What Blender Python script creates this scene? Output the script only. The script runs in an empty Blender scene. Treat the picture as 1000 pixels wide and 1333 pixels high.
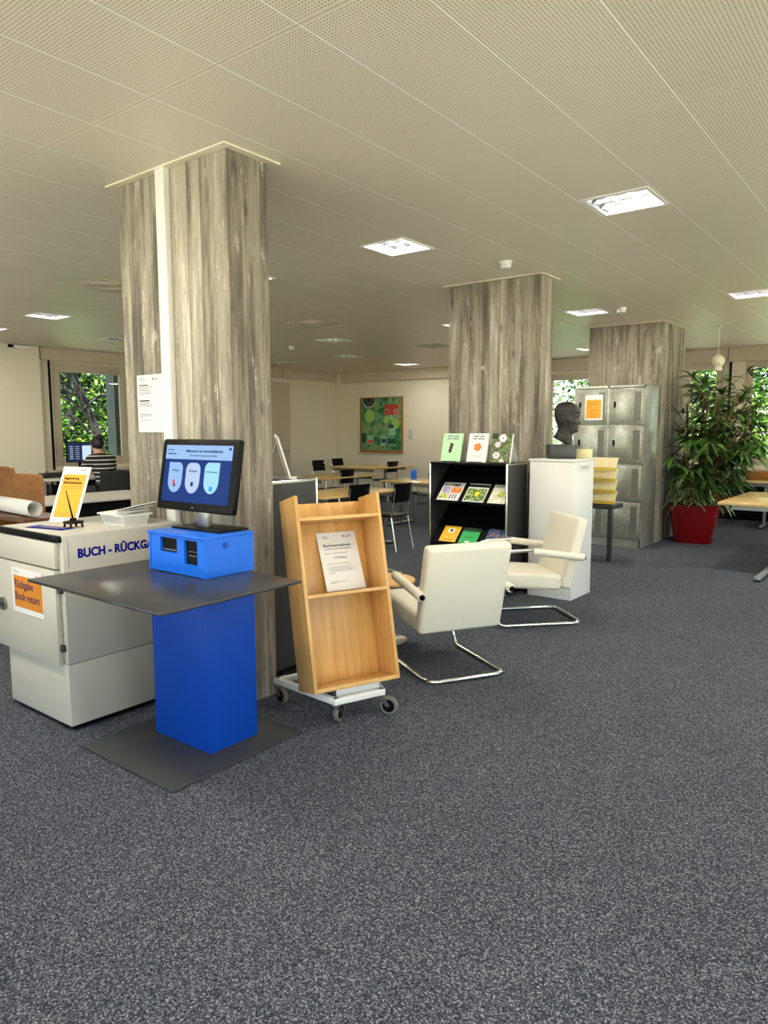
import bpy, bmesh, math, random
from mathutils import Vector, Matrix, noise
PI = math.pi
random.seed(7)
SC = bpy.context.scene
COL = SC.collection
CZ = 2.963          # ceiling height
EYE = 1.528

# ------------------------------------------------------------------ materials
def srgb(r, g, b):
    f = lambda c: (c / 255 / 12.92) if c / 255 <= 0.04045 else ((c / 255 + 0.055) / 1.055) ** 2.4
    return (f(r), f(g), f(b), 1)

def new_mat(name):
    m = bpy.data.materials.new(name)
    m.use_nodes = True
    nt = m.node_tree
    b = nt.nodes['Principled BSDF']
    return m, nt, b

def N(nt, typ, **kw):
    n = nt.nodes.new(typ)
    for k, v in kw.items():
        if k.startswith('i_'):
            key = k[2:]
            n.inputs[int(key) if key.isdigit() else key].default_value = v
        else:
            setattr(n, k, v)
    return n

def plain(name, col, rough=0.5, metal=0.0, bump=0.0, bscale=80.0, var=0.0, vscale=4.0, spec=0.5, coat=0.0):
    m, nt, b = new_mat(name)
    b.inputs['Base Color'].default_value = col
    b.inputs['Roughness'].default_value = rough
    b.inputs['Metallic'].default_value = metal
    b.inputs['Specular IOR Level'].default_value = spec
    b.inputs['Coat Weight'].default_value = coat
    tc = N(nt, 'ShaderNodeTexCoord')
    if var > 0:
        nz = N(nt, 'ShaderNodeTexNoise', i_Scale=vscale, i_Detail=4.0)
        nt.links.new(tc.outputs['Object'], nz.inputs['Vector'])
        mx = N(nt, 'ShaderNodeMix', data_type='RGBA')
        c = col
        mx.inputs['A'].default_value = (c[0] * (1 - var), c[1] * (1 - var), c[2] * (1 - var), 1)
        mx.inputs['B'].default_value = (min(1, c[0] * (1 + var)), min(1, c[1] * (1 + var)), min(1, c[2] * (1 + var)), 1)
        nt.links.new(nz.outputs['Fac'], mx.inputs['Factor'])
        nt.links.new(mx.outputs['Result'], b.inputs['Base Color'])
    if bump > 0:
        nz = N(nt, 'ShaderNodeTexNoise', i_Scale=bscale, i_Detail=3.0)
        nt.links.new(tc.outputs['Object'], nz.inputs['Vector'])
        bp = N(nt, 'ShaderNodeBump', i_Strength=bump, i_Distance=0.01)
        nt.links.new(nz.outputs['Fac'], bp.inputs['Height'])
        nt.links.new(bp.outputs['Normal'], b.inputs['Normal'])
    return m

def emit(name, col, strength):
    m, nt, b = new_mat(name)
    b.inputs['Base Color'].default_value = (0.006, 0.006, 0.006, 1)
    b.inputs['Emission Color'].default_value = col
    b.inputs['Emission Strength'].default_value = strength
    b.inputs['Roughness'].default_value = 0.3
    b.inputs['Specular IOR Level'].default_value = 0.15
    return m

def ramp(nt, pts):
    r = N(nt, 'ShaderNodeValToRGB')
    el = r.color_ramp.elements
    el[0].position, el[0].color = pts[0]
    el[1].position, el[1].color = pts[-1]
    for p, c in pts[1:-1]:
        e = el.new(p); e.color = c
    return r

def wood(name, c1, c2, scale=(30, 30, 2.0), rough=0.4, coat=0.1):
    m, nt, b = new_mat(name)
    tc = N(nt, 'ShaderNodeTexCoord')
    mp = N(nt, 'ShaderNodeMapping'); mp.inputs['Scale'].default_value = scale
    nt.links.new(tc.outputs['Object'], mp.inputs['Vector'])
    nz = N(nt, 'ShaderNodeTexNoise', i_Scale=1.0, i_Detail=6.0, i_Roughness=0.6)
    nt.links.new(mp.outputs['Vector'], nz.inputs['Vector'])
    r = ramp(nt, [(0.3, c1), (0.7, c2)])
    nt.links.new(nz.outputs['Fac'], r.inputs['Fac'])
    nt.links.new(r.outputs['Color'], b.inputs['Base Color'])
    b.inputs['Roughness'].default_value = rough
    b.inputs['Coat Weight'].default_value = coat
    return m

def concrete_mat():
    m, nt, b = new_mat('board_marked_concrete')
    L = nt.links.new
    tc = N(nt, 'ShaderNodeTexCoord')
    sp = N(nt, 'ShaderNodeSeparateXYZ'); L(tc.outputs['Object'], sp.inputs[0])
    ad = N(nt, 'ShaderNodeMath', operation='ADD'); L(sp.outputs['X'], ad.inputs[0]); L(sp.outputs['Y'], ad.inputs[1])
    dv = N(nt, 'ShaderNodeMath', operation='DIVIDE'); L(ad.outputs[0], dv.inputs[0]); dv.inputs[1].default_value = 0.112
    wob = N(nt, 'ShaderNodeTexNoise', i_Scale=1.2, i_Detail=1.0)
    L(tc.outputs['Object'], wob.inputs['Vector'])
    wm = N(nt, 'ShaderNodeMath', operation='MULTIPLY_ADD'); L(wob.outputs['Fac'], wm.inputs[0]); wm.inputs[1].default_value = 0.10; L(dv.outputs[0], wm.inputs[2])
    fl = N(nt, 'ShaderNodeMath', operation='FLOOR'); L(wm.outputs[0], fl.inputs[0])
    fr = N(nt, 'ShaderNodeMath', operation='FRACT'); L(wm.outputs[0], fr.inputs[0])
    wn = N(nt, 'ShaderNodeTexWhiteNoise', noise_dimensions='1D'); L(fl.outputs[0], wn.inputs['W'])
    # long vertical stains
    mp = N(nt, 'ShaderNodeMapping'); mp.inputs['Scale'].default_value = (11, 11, 1.0)
    L(tc.outputs['Object'], mp.inputs['Vector'])
    n1 = N(nt, 'ShaderNodeTexNoise', i_Scale=1.0, i_Detail=7.0, i_Roughness=0.62); L(mp.outputs['Vector'], n1.inputs['Vector'])
    mp2 = N(nt, 'ShaderNodeMapping'); mp2.inputs['Scale'].default_value = (120, 120, 9.0)
    L(tc.outputs['Object'], mp2.inputs['Vector'])
    n2 = N(nt, 'ShaderNodeTexNoise', i_Scale=1.0, i_Detail=5.0, i_Roughness=0.7); L(mp2.outputs['Vector'], n2.inputs['Vector'])
    # offset stains per board
    cb = N(nt, 'ShaderNodeCombineXYZ'); L(wn.outputs['Value'], cb.inputs['Z'])
    sc = N(nt, 'ShaderNodeVectorMath', operation='SCALE'); sc.inputs['Scale'].default_value = 9.0; L(cb.outputs[0], sc.inputs[0])
    av = N(nt, 'ShaderNodeVectorMath', operation='ADD'); L(sc.outputs[0], av.inputs[0]); L(mp.outputs['Vector'], av.inputs[1])
    L(av.outputs[0], n1.inputs['Vector'])
    r1 = ramp(nt, [(0.3, srgb(92, 85, 74)), (0.42, srgb(127, 119, 105)), (0.5, srgb(158, 149, 133)), (0.6, srgb(171, 162, 146)), (0.72, srgb(214, 207, 193))])
    L(n1.outputs['Fac'], r1.inputs['Fac'])
    # board tone
    bt = N(nt, 'ShaderNodeMapRange'); L(wn.outputs['Value'], bt.inputs['Value']); bt.inputs['To Min'].default_value = 0.70; bt.inputs['To Max'].default_value = 1.10
    m1 = N(nt, 'ShaderNodeMix', data_type='RGBA', blend_type='MULTIPLY'); m1.inputs['Factor'].default_value = 1
    L(r1.outputs['Color'], m1.inputs['A']); L(bt.outputs['Result'], m1.inputs['B'])
    # fine grain
    fg = N(nt, 'ShaderNodeMapRange'); L(n2.outputs['Fac'], fg.inputs['Value']); fg.inputs['From Min'].default_value = 0.3; fg.inputs['From Max'].default_value = 0.7
    fg.inputs['To Min'].default_value = 0.74; fg.inputs['To Max'].default_value = 1.18
    m2 = N(nt, 'ShaderNodeMix', data_type='RGBA', blend_type='MULTIPLY'); m2.inputs['Factor'].default_value = 1
    L(m1.outputs['Result'], m2.inputs['A']); L(fg.outputs['Result'], m2.inputs['B'])
    # knots
    mp3 = N(nt, 'ShaderNodeMapping'); mp3.inputs['Scale'].default_value = (6, 6, 2.6)
    L(tc.outputs['Object'], mp3.inputs['Vector'])
    vo = N(nt, 'ShaderNodeTexVoronoi', i_Scale=1.0); L(mp3.outputs['Vector'], vo.inputs['Vector'])
    kr = N(nt, 'ShaderNodeMapRange', interpolation_type='SMOOTHSTEP'); L(vo.outputs['Distance'], kr.inputs['Value'])
    kr.inputs['From Min'].default_value = 0.05; kr.inputs['From Max'].default_value = 0.17; kr.inputs['To Min'].default_value = 0.55; kr.inputs['To Max'].default_value = 1.0
    m3 = N(nt, 'ShaderNodeMix', data_type='RGBA', blend_type='MULTIPLY'); m3.inputs['Factor'].default_value = 1
    L(m2.outputs['Result'], m3.inputs['A']); L(kr.outputs['Result'], m3.inputs['B'])
    # seams
    pp = N(nt, 'ShaderNodeMath', operation='PINGPONG'); L(fr.outputs[0], pp.inputs[0]); pp.inputs[1].default_value = 0.5
    sr = N(nt, 'ShaderNodeMapRange', interpolation_type='SMOOTHSTEP'); L(pp.outputs[0], sr.inputs['Value'])
    sr.inputs['From Min'].default_value = 0.0; sr.inputs['From Max'].default_value = 0.045; sr.inputs['To Min'].default_value = 0.58; sr.inputs['To Max'].default_value = 1.0
    m4 = N(nt, 'ShaderNodeMix', data_type='RGBA', blend_type='MULTIPLY'); m4.inputs['Factor'].default_value = 1
    L(m3.outputs['Result'], m4.inputs['A']); L(sr.outputs['Result'], m4.inputs['B'])
    mp4 = N(nt, 'ShaderNodeMapping'); mp4.inputs['Scale'].default_value = (16, 16, 3.2)
    L(tc.outputs['Object'], mp4.inputs['Vector'])
    n4 = N(nt, 'ShaderNodeTexNoise', i_Scale=1.0, i_Detail=9.0, i_Roughness=0.78, i_Distortion=0.6); L(mp4.outputs['Vector'], n4.inputs['Vector'])
    sc4 = N(nt, 'ShaderNodeMapRange', interpolation_type='SMOOTHSTEP'); L(n4.outputs['Fac'], sc4.inputs['Value'])
    sc4.inputs['From Min'].default_value = 0.56; sc4.inputs['From Max'].default_value = 0.66; sc4.inputs['To Max'].default_value = 0.75
    m5 = N(nt, 'ShaderNodeMix', data_type='RGBA'); L(sc4.outputs['Result'], m5.inputs['Factor']); L(m4.outputs['Result'], m5.inputs['A']); m5.inputs['B'].default_value = srgb(206, 200, 186)
    dk4 = N(nt, 'ShaderNodeMapRange', interpolation_type='SMOOTHSTEP'); L(n4.outputs['Fac'], dk4.inputs['Value'])
    dk4.inputs['From Min'].default_value = 0.40; dk4.inputs['From Max'].default_value = 0.30; dk4.inputs['To Max'].default_value = 0.7
    m6 = N(nt, 'ShaderNodeMix', data_type='RGBA'); L(dk4.outputs['Result'], m6.inputs['Factor']); L(m5.outputs['Result'], m6.inputs['A']); m6.inputs['B'].default_value = srgb(98, 92, 82)
    L(m6.outputs['Result'], b.inputs['Base Color'])
    b.inputs['Roughness'].default_value = 0.85
    bp = N(nt, 'ShaderNodeBump', i_Strength=0.5, i_Distance=0.006)
    L(n2.outputs['Fac'], bp.inputs['Height']); L(bp.outputs['Normal'], b.inputs['Normal'])
    return m

def carpet_mat():
    m, nt, b = new_mat('speckled_carpet')
    L = nt.links.new
    tc = N(nt, 'ShaderNodeTexCoord')
    n1 = N(nt, 'ShaderNodeTexNoise', i_Scale=130.0, i_Detail=2.0, i_Roughness=0.7)
    L(tc.outputs['Object'], n1.inputs['Vector'])
    vo = N(nt, 'ShaderNodeTexVoronoi', i_Scale=225.0); L(tc.outputs['Object'], vo.inputs['Vector'])
    sp = N(nt, 'ShaderNodeSeparateColor'); L(vo.outputs['Color'], sp.inputs[0])
    ad = N(nt, 'ShaderNodeMath', operation='MULTIPLY_ADD'); L(n1.outputs['Fac'], ad.inputs[0]); ad.inputs[1].default_value = 1.2; L(sp.outputs[0], ad.inputs[2])
    r = ramp(nt, [(0.25, srgb(20, 23, 30)), (0.5, srgb(50, 55, 64)), (0.72, srgb(78, 83, 92)), (0.98, srgb(152, 155, 158))])
    hf = N(nt, 'ShaderNodeMath', operation='MULTIPLY'); L(ad.outputs[0], hf.inputs[0]); hf.inputs[1].default_value = 0.55
    L(hf.outputs[0], r.inputs['Fac'])
    n2 = N(nt, 'ShaderNodeTexNoise', i_Scale=2.0, i_Detail=3.0)
    L(tc.outputs['Object'], n2.inputs['Vector'])
    mr = N(nt, 'ShaderNodeMapRange'); L(n2.outputs['Fac'], mr.inputs['Value']); mr.inputs['To Min'].default_value = 0.85; mr.inputs['To Max'].default_value = 1.15
    mx = N(nt, 'ShaderNodeMix', data_type='RGBA', blend_type='MULTIPLY'); mx.inputs['Factor'].default_value = 1
    L(r.outputs['Color'], mx.inputs['A']); L(mr.outputs['Result'], mx.inputs['B'])
    L(mx.outputs['Result'], b.inputs['Base Color'])
    b.inputs['Roughness'].default_value = 0.95
    b.inputs['Specular IOR Level'].default_value = 0.15
    bp = N(nt, 'ShaderNodeBump', i_Strength=0.35, i_Distance=0.004)
    L(n1.outputs['Fac'], bp.inputs['Height']); L(bp.outputs['Normal'], b.inputs['Normal'])
    return m

GX0, GW, GY0, GL = -1.899, 0.45, 1.951, 1.4547
def ceiling_mat():
    m, nt, b = new_mat('perforated_ceiling_panels')
    L = nt.links.new
    tc = N(nt, 'ShaderNodeTexCoord')
    sp = N(nt, 'ShaderNodeSeparateXYZ'); L(tc.outputs['Object'], sp.inputs[0])
    def frac(out, off, per):
        a = N(nt, 'ShaderNodeMath', operation='SUBTRACT'); L(out, a.inputs[0]); a.inputs[1].default_value = off
        d = N(nt, 'ShaderNodeMath', operation='DIVIDE'); L(a.outputs[0], d.inputs[0]); d.inputs[1].default_value = per
        f = N(nt, 'ShaderNodeMath', operation='FRACT'); L(d.outputs[0], f.inputs[0])
        p = N(nt, 'ShaderNodeMath', operation='PINGPONG'); L(f.outputs[0], p.inputs[0]); p.inputs[1].default_value = 0.5
        q = N(nt, 'ShaderNodeMath', operation='MULTIPLY'); L(p.outputs[0], q.inputs[0]); q.inputs[1].default_value = per
        return q.outputs[0], d.outputs[0]
    dx, ix = frac(sp.outputs['X'], GX0, GW)     # distance to nearest long joint
    dy, iy = frac(sp.outputs['Y'], GY0, GL)
    PIT = 0.0155
    hx, _ = frac(sp.outputs['X'], GX0, PIT)
    hy, _ = frac(sp.outputs['Y'], GY0, PIT)
    # distance from hole centre (holes midway between the pitch lines)
    def inv(o):
        a = N(nt, 'ShaderNodeMath', operation='SUBTRACT'); a.inputs[0].default_value = PIT / 2; L(o, a.inputs[1]); return a.outputs[0]
    cb = N(nt, 'ShaderNodeCombineXYZ'); L(inv(hx), cb.inputs[0]); L(inv(hy), cb.inputs[1])
    ln = N(nt, 'ShaderNodeVectorMath', operation='LENGTH'); L(cb.outputs[0], ln.inputs[0])
    hole = N(nt, 'ShaderNodeMath', operation='LESS_THAN'); L(ln.outputs['Value'], hole.inputs[0]); hole.inputs[1].default_value = 0.0032
    inx = N(nt, 'ShaderNodeMath', operation='GREATER_THAN'); L(dx, inx.inputs[0]); inx.inputs[1].default_value = 0.007
    iny = N(nt, 'ShaderNodeMath', operation='GREATER_THAN'); L(dy, iny.inputs[0]); iny.inputs[1].default_value = 0.02
    h2 = N(nt, 'ShaderNodeMath', operation='MULTIPLY'); L(hole.outputs[0], h2.inputs[0]); L(inx.outputs[0], h2.inputs[1])
    h3 = N(nt, 'ShaderNodeMath', operation='MULTIPLY'); L(h2.outputs[0], h3.inputs[0]); L(iny.outputs[0], h3.inputs[1])
    base = srgb(226, 218, 199)
    mx = N(nt, 'ShaderNodeMix', data_type='RGBA'); mx.inputs['A'].default_value = base; mx.inputs['B'].default_value = srgb(126, 114, 92)
    L(h3.outputs[0], mx.inputs['Factor'])
    # long joints: lit bevel painted as a bright line, dark slit beside it
    lip = N(nt, 'ShaderNodeMath', operation='LESS_THAN'); L(dx, lip.inputs[0]); lip.inputs[1].default_value = 0.0040
    m2 = N(nt, 'ShaderNodeMix', data_type='RGBA'); L(lip.outputs[0], m2.inputs['Factor']); L(mx.outputs['Result'], m2.inputs['A']); m2.inputs['B'].default_value = srgb(255, 254, 248)
    gf = N(nt, 'ShaderNodeMath', operation='FRACT'); L(ix, gf.inputs[0])
    gr = N(nt, 'ShaderNodeMath', operation='COMPARE'); L(gf.outputs[0], gr.inputs[0]); gr.inputs[1].default_value = 0.0115; gr.inputs[2].default_value = 0.0016
    mg = N(nt, 'ShaderNodeMix', data_type='RGBA'); L(gr.outputs[0], mg.inputs['Factor']); L(m2.outputs['Result'], mg.inputs['A']); mg.inputs['B'].default_value = srgb(120, 110, 90)
    m2 = mg
    slit = N(nt, 'ShaderNodeMath', operation='LESS_THAN'); L(dy, slit.inputs[0]); slit.inputs[1].default_value = 0.0018
    m3 = N(nt, 'ShaderNodeMix', data_type='RGBA'); L(slit.outputs[0], m3.inputs['Factor']); L(m2.outputs['Result'], m3.inputs['A']); m3.inputs['B'].default_value = srgb(150, 140, 118)
    fx = N(nt, 'ShaderNodeMath', operation='FLOOR'); L(ix, fx.inputs[0])
    fy = N(nt, 'ShaderNodeMath', operation='FLOOR'); L(iy, fy.inputs[0])
    c2 = N(nt, 'ShaderNodeCombineXYZ'); L(fx.outputs[0], c2.inputs[0]); L(fy.outputs[0], c2.inputs[1])
    wn = N(nt, 'ShaderNodeTexWhiteNoise', noise_dimensions='2D'); L(c2.outputs[0], wn.inputs['Vector'])
    mr = N(nt, 'ShaderNodeMapRange'); L(wn.outputs['Value'], mr.inputs['Value']); mr.inputs['To Min'].default_value = 0.95; mr.inputs['To Max'].default_value = 1.0
    m4 = N(nt, 'ShaderNodeMix', data_type='RGBA', blend_type='MULTIPLY'); m4.inputs['Factor'].default_value = 1
    L(m3.outputs['Result'], m4.inputs['A']); L(mr.outputs['Result'], m4.inputs['B'])
    L(m4.outputs['Result'], b.inputs['Base Color'])
    b.inputs['Roughness'].default_value = 0.38
    b.inputs['Specular IOR Level'].default_value = 0.5
    return m

def zinc_mat():
    m, nt, b = new_mat('galvanised_steel')
    L = nt.links.new
    tc = N(nt, 'ShaderNodeTexCoord')
    vo = N(nt, 'ShaderNodeTexVoronoi', i_Scale=28.0); L(tc.outputs['Object'], vo.inputs['Vector'])
    nz = N(nt, 'ShaderNodeTexNoise', i_Scale=5.0, i_Detail=5.0); L(tc.outputs['Object'], nz.inputs['Vector'])
    mx = N(nt, 'ShaderNodeMix', data_type='RGBA'); mx.inputs['Factor'].default_value = 0.25
    L(nz.outputs['Fac'], mx.inputs['A']); L(vo.outputs['Color'], mx.inputs['B'])
    r = ramp(nt, [(0.3, srgb(160, 162, 150)), (0.7, srgb(196, 198, 186))])
    L(mx.outputs['Result'], r.inputs['Fac']); L(r.outputs['Color'], b.inputs['Base Color'])
    b.inputs['Metallic'].default_value = 0.62
    b.inputs['Roughness'].default_value = 0.28
    return m

def vent_mat():
    m, nt, b = new_mat('perforated_steel')
    L = nt.links.new
    tc = N(nt, 'ShaderNodeTexCoord')
    sp = N(nt, 'ShaderNodeSeparateXYZ'); L(tc.outputs['Object'], sp.inputs[0])
    outs = []
    for ax, per, th in (('X', 0.0165, 0.3), ('Z', 0.02, 0.3)):
        d = N(nt, 'ShaderNodeMath', operation='DIVIDE'); L(sp.outputs[ax], d.inputs[0]); d.inputs[1].default_value = per
        f = N(nt, 'ShaderNodeMath', operation='FRACT'); L(d.outputs[0], f.inputs[0])
        g = N(nt, 'ShaderNodeMath', operation='GREATER_THAN'); L(f.outputs[0], g.inputs[0]); g.inputs[1].default_value = th
        outs.append(g.outputs[0])
    a = N(nt, 'ShaderNodeMath', operation='MULTIPLY'); L(outs[0], a.inputs[0]); L(outs[1], a.inputs[1])
    mx = N(nt, 'ShaderNodeMix', data_type='RGBA'); L(a.outputs[0], mx.inputs['Factor'])
    mx.inputs['A'].default_value = srgb(160, 162, 150); mx.inputs['B'].default_value = srgb(54, 54, 48)
    L(mx.outputs['Result'], b.inputs['Base Color'])
    b.inputs['Metallic'].default_value = 0.4; b.inputs['Roughness'].default_value = 0.45
    return m

def stripes_mat():
    m, nt, b = new_mat('striped_knit')
    L = nt.links.new
    tc = N(nt, 'ShaderNodeTexCoord')
    sp = N(nt, 'ShaderNodeSeparateXYZ'); L(tc.outputs['Object'], sp.inputs[0])
    d = N(nt, 'ShaderNodeMath', operation='DIVIDE'); L(sp.outputs['Z'], d.inputs[0]); d.inputs[1].default_value = 0.062
    f = N(nt, 'ShaderNodeMath', operation='FRACT'); L(d.outputs[0], f.inputs[0])
    g = N(nt, 'ShaderNodeMath', operation='LESS_THAN'); L(f.outputs[0], g.inputs[0]); g.inputs[1].default_value = 0.26
    mx = N(nt, 'ShaderNodeMix', data_type='RGBA'); L(g.outputs[0], mx.inputs['Factor'])
    mx.inputs['A'].default_value = srgb(22, 22, 26); mx.inputs['B'].default_value = srgb(205, 200, 190)
    L(mx.outputs['Result'], b.inputs['Base Color']); b.inputs['Roughness'].default_value = 0.9
    return m

def leafy(name, c1, c2, c3, rough=0.45, scale=9.0, trans=0.25):
    m, nt, b = new_mat(name)
    L = nt.links.new
    tc = N(nt, 'ShaderNodeTexCoord')
    nz = N(nt, 'ShaderNodeTexNoise', i_Scale=scale, i_Detail=3.0); L(tc.outputs['Object'], nz.inputs['Vector'])
    r = ramp(nt, [(0.32, c1), (0.5, c2), (0.68, c3)])
    L(nz.outputs['Fac'], r.inputs['Fac']); L(r.outputs['Color'], b.inputs['Base Color'])
    b.inputs['Roughness'].default_value = rough
    if trans:
        tr = N(nt, 'ShaderNodeBsdfTranslucent'); L(r.outputs['Color'], tr.inputs['Color'])
        ms = N(nt, 'ShaderNodeMixShader'); ms.inputs[0].default_value = trans
        L(b.outputs[0], ms.inputs[1]); L(tr.outputs[0], ms.inputs[2])
        L(ms.outputs[0], nt.nodes['Material Output'].inputs['Surface'])
    return m

def blotch(name, stops, scale=30.0, rough=0.35):
    m, nt, b = new_mat(name)
    L = nt.links.new
    tc = N(nt, 'ShaderNodeTexCoord')
    nz = N(nt, 'ShaderNodeTexNoise', i_Scale=scale, i_Detail=4.0); L(tc.outputs['Object'], nz.inputs['Vector'])
    r = ramp(nt, stops); L(nz.outputs['Fac'], r.inputs['Fac']); L(r.outputs['Color'], b.inputs['Base Color'])
    b.inputs['Roughness'].default_value = rough
    return m

M = dict(
    concrete=concrete_mat(), carpet=carpet_mat(), ceiling=ceiling_mat(), zinc=zinc_mat(), vent=vent_mat(),
    wall=plain('painted_plaster', srgb(226, 219, 200), 0.85, bump=0.05, bscale=200),
    frame=plain('window_frame_paint', srgb(196, 184, 164), 0.6),
    trimcol=plain('ceiling_trim', srgb(222, 212, 190), 0.4),
    white=plain('white_lacquer', srgb(200, 196, 184), 0.35, var=0.02),
    whitegrey=plain('cabinet_laminate', srgb(192, 186, 172), 0.42, var=0.025, vscale=2.0),
    bright=plain('bright_white_paint', srgb(230, 228, 222), 0.45),
    paper=plain('paper', srgb(224, 221, 216), 0.7),
    black=plain('black_plastic', srgb(7, 7, 8), 0.4, spec=.15),
    blackmatt=plain('black_panel', srgb(5, 5, 6), 0.6, spec=.15),
    darkpanel=plain('anthracite_panel', srgb(52, 52, 52), 0.5, var=0.05),
    slab=plain('dark_laminate', srgb(50, 51, 53), 0.3, var=0.05, vscale=6.0, bump=0.02, bscale=300),
    slabfloor=plain('dark_steel_plate', srgb(56, 57, 56), 0.45, var=0.06, vscale=5.0),
    blue=plain('blue_laminate', srgb(0, 66, 170), 0.5, spec=.3),
    bluebox=plain('blue_lacquer', srgb(8, 104, 222), 0.35),
    chrome=plain('chrome', srgb(222, 220, 215), 0.14, 1.0),
    steel=plain('brushed_steel', srgb(160, 160, 156), 0.32, 1.0),
    greymetal=plain('silver_metal', srgb(176, 180, 182), 0.35, 0.6),
    leather=plain('cream_leather', srgb(226, 220, 202), 0.42, bump=0.3, bscale=11, var=0.03),
    beech=wood('beech_veneer', srgb(196, 146, 80), srgb(222, 176, 106), (28, 28, 1.6)),
    beechx=wood('beech_board', srgb(198, 148, 82), srgb(224, 180, 110), (2.0, 28, 28)),
    tablewood=wood('table_maple', srgb(196, 160, 96), srgb(214, 180, 116), (1.5, 22, 22), 0.3, 0.3),
    tablewood2=wood('table_birch', srgb(214, 178, 116), srgb(232, 204, 150), (16, 1.5, 16), 0.22, 0.4),
    oak=wood('warm_oak', srgb(140, 88, 38), srgb(170, 112, 56), (3, 3, 24), 0.45),
    darkwood=wood('dark_edge_wood', srgb(84, 50, 26), srgb(110, 70, 38), (3, 3, 24), 0.45),
    orange=plain('orange_print', srgb(204, 128, 44), 0.7, spec=.2),
    yellow=plain('yellow_print', srgb(226, 164, 60), 0.7, spec=.2),
    ink=plain('black_ink', srgb(24, 22, 28), 0.8, spec=.1),
    purple=plain('violet_ink', srgb(70, 34, 74), 0.6),
    brown=plain('ochre_ink', srgb(196, 122, 30), 0.6),
    greyink=plain('grey_ink', srgb(130, 130, 134), 0.7),
    blueink=plain('blue_lettering', srgb(8, 8, 130), 0.7, spec=.1),
    red=plain('glossy_red_pot', srgb(122, 2, 10), 0.18, coat=0.5),
    soil=plain('soil', srgb(50, 38, 28), 0.95, bump=0.5, bscale=60),
    bronze=plain('dark_bronze', srgb(46, 41, 37), 0.42, 0.35, bump=0.6, bscale=60, var=0.15, vscale=20),
    stone=plain('dark_serpentine', srgb(42, 48, 42), 0.3, var=0.25, vscale=14),
    yellowcard=plain('pale_yellow_card', srgb(238, 226, 176), 0.6),
    yellowedge=plain('yellow_card_print', srgb(206, 176, 54), 0.6),
    leaf=leafy('palm_leaves', srgb(28, 56, 22), srgb(62, 98, 42), srgb(122, 154, 82), 0.3, 5.0, 0.15),
    leafv=leafy('variegated_leaves', srgb(66, 110, 48), srgb(136, 160, 96), srgb(214, 218, 176), 0.4, 40.0, 0.1),
    cane=plain('cane_stems', srgb(98, 74, 48), 0.7, bump=0.4, bscale=60),
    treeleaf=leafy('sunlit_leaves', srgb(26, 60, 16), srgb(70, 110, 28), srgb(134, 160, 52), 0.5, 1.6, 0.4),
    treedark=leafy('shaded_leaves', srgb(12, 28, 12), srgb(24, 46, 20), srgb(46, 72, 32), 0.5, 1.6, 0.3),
    bark=plain('dark_bark', srgb(18, 14, 12), 0.9, bump=0.6, bscale=20),
    grass=plain('lawn', srgb(74, 108, 46), 0.95, var=0.3, vscale=2.0),
    skin=plain('skin', srgb(204, 158, 128), 0.55),
    hair=plain('black_hair', srgb(20, 16, 16), 0.5, bump=0.5, bscale=90),
    stripes=stripes_mat(),
    cloth=plain('dark_cloth', srgb(42, 42, 42), 0.9),
    tube=emit('lit_tube', (1.0, 0.97, 0.90, 1), 7.0),
    reflector=plain('louvre_reflector', srgb(216, 216, 222), 0.22, 0.9),
    rubber=plain('grey_rubber', srgb(112, 104, 94), 0.7),
    glassm=plain('pendant_opal_glass', srgb(232, 222, 200), 0.25),
    palebrown=plain('kraft_edge', srgb(196, 178, 136), 0.7),
)
# window glass
gm, gnt, gb = new_mat('window_glass')
tr = N(gnt, 'ShaderNodeBsdfTransparent'); tr.inputs['Color'].default_value = (0.95, 0.97, 0.96, 1)
gl = N(gnt, 'ShaderNodeBsdfGlossy'); gl.inputs['Roughness'].default_value = 0.02
fr_ = N(gnt, 'ShaderNodeFresnel', i_IOR=1.35)
ms_ = N(gnt, 'ShaderNodeMixShader')
gnt.links.new(fr_.outputs[0], ms_.inputs[0]); gnt.links.new(tr.outputs[0], ms_.inputs[1]); gnt.links.new(gl.outputs[0], ms_.inputs[2])
gnt.links.new(ms_.outputs[0], gnt.nodes['Material Output'].inputs['Surface'])
M['glass'] = gm
M['ventcol'] = plain('vent_grey', srgb(186, 178, 156), .6)
M['bounce_terrace'] = plain('pale_bounce_paving', srgb(236, 229, 214), 0.9, var=.04)  # pale ground made up to throw sunlight in through the windows

# ------------------------------------------------------------------ mesh builder
def rotm(rx=0, ry=0, rz=0):
    return Matrix.Rotation(rz, 4, 'Z') @ Matrix.Rotation(ry, 4, 'Y') @ Matrix.Rotation(rx, 4, 'X')

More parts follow.
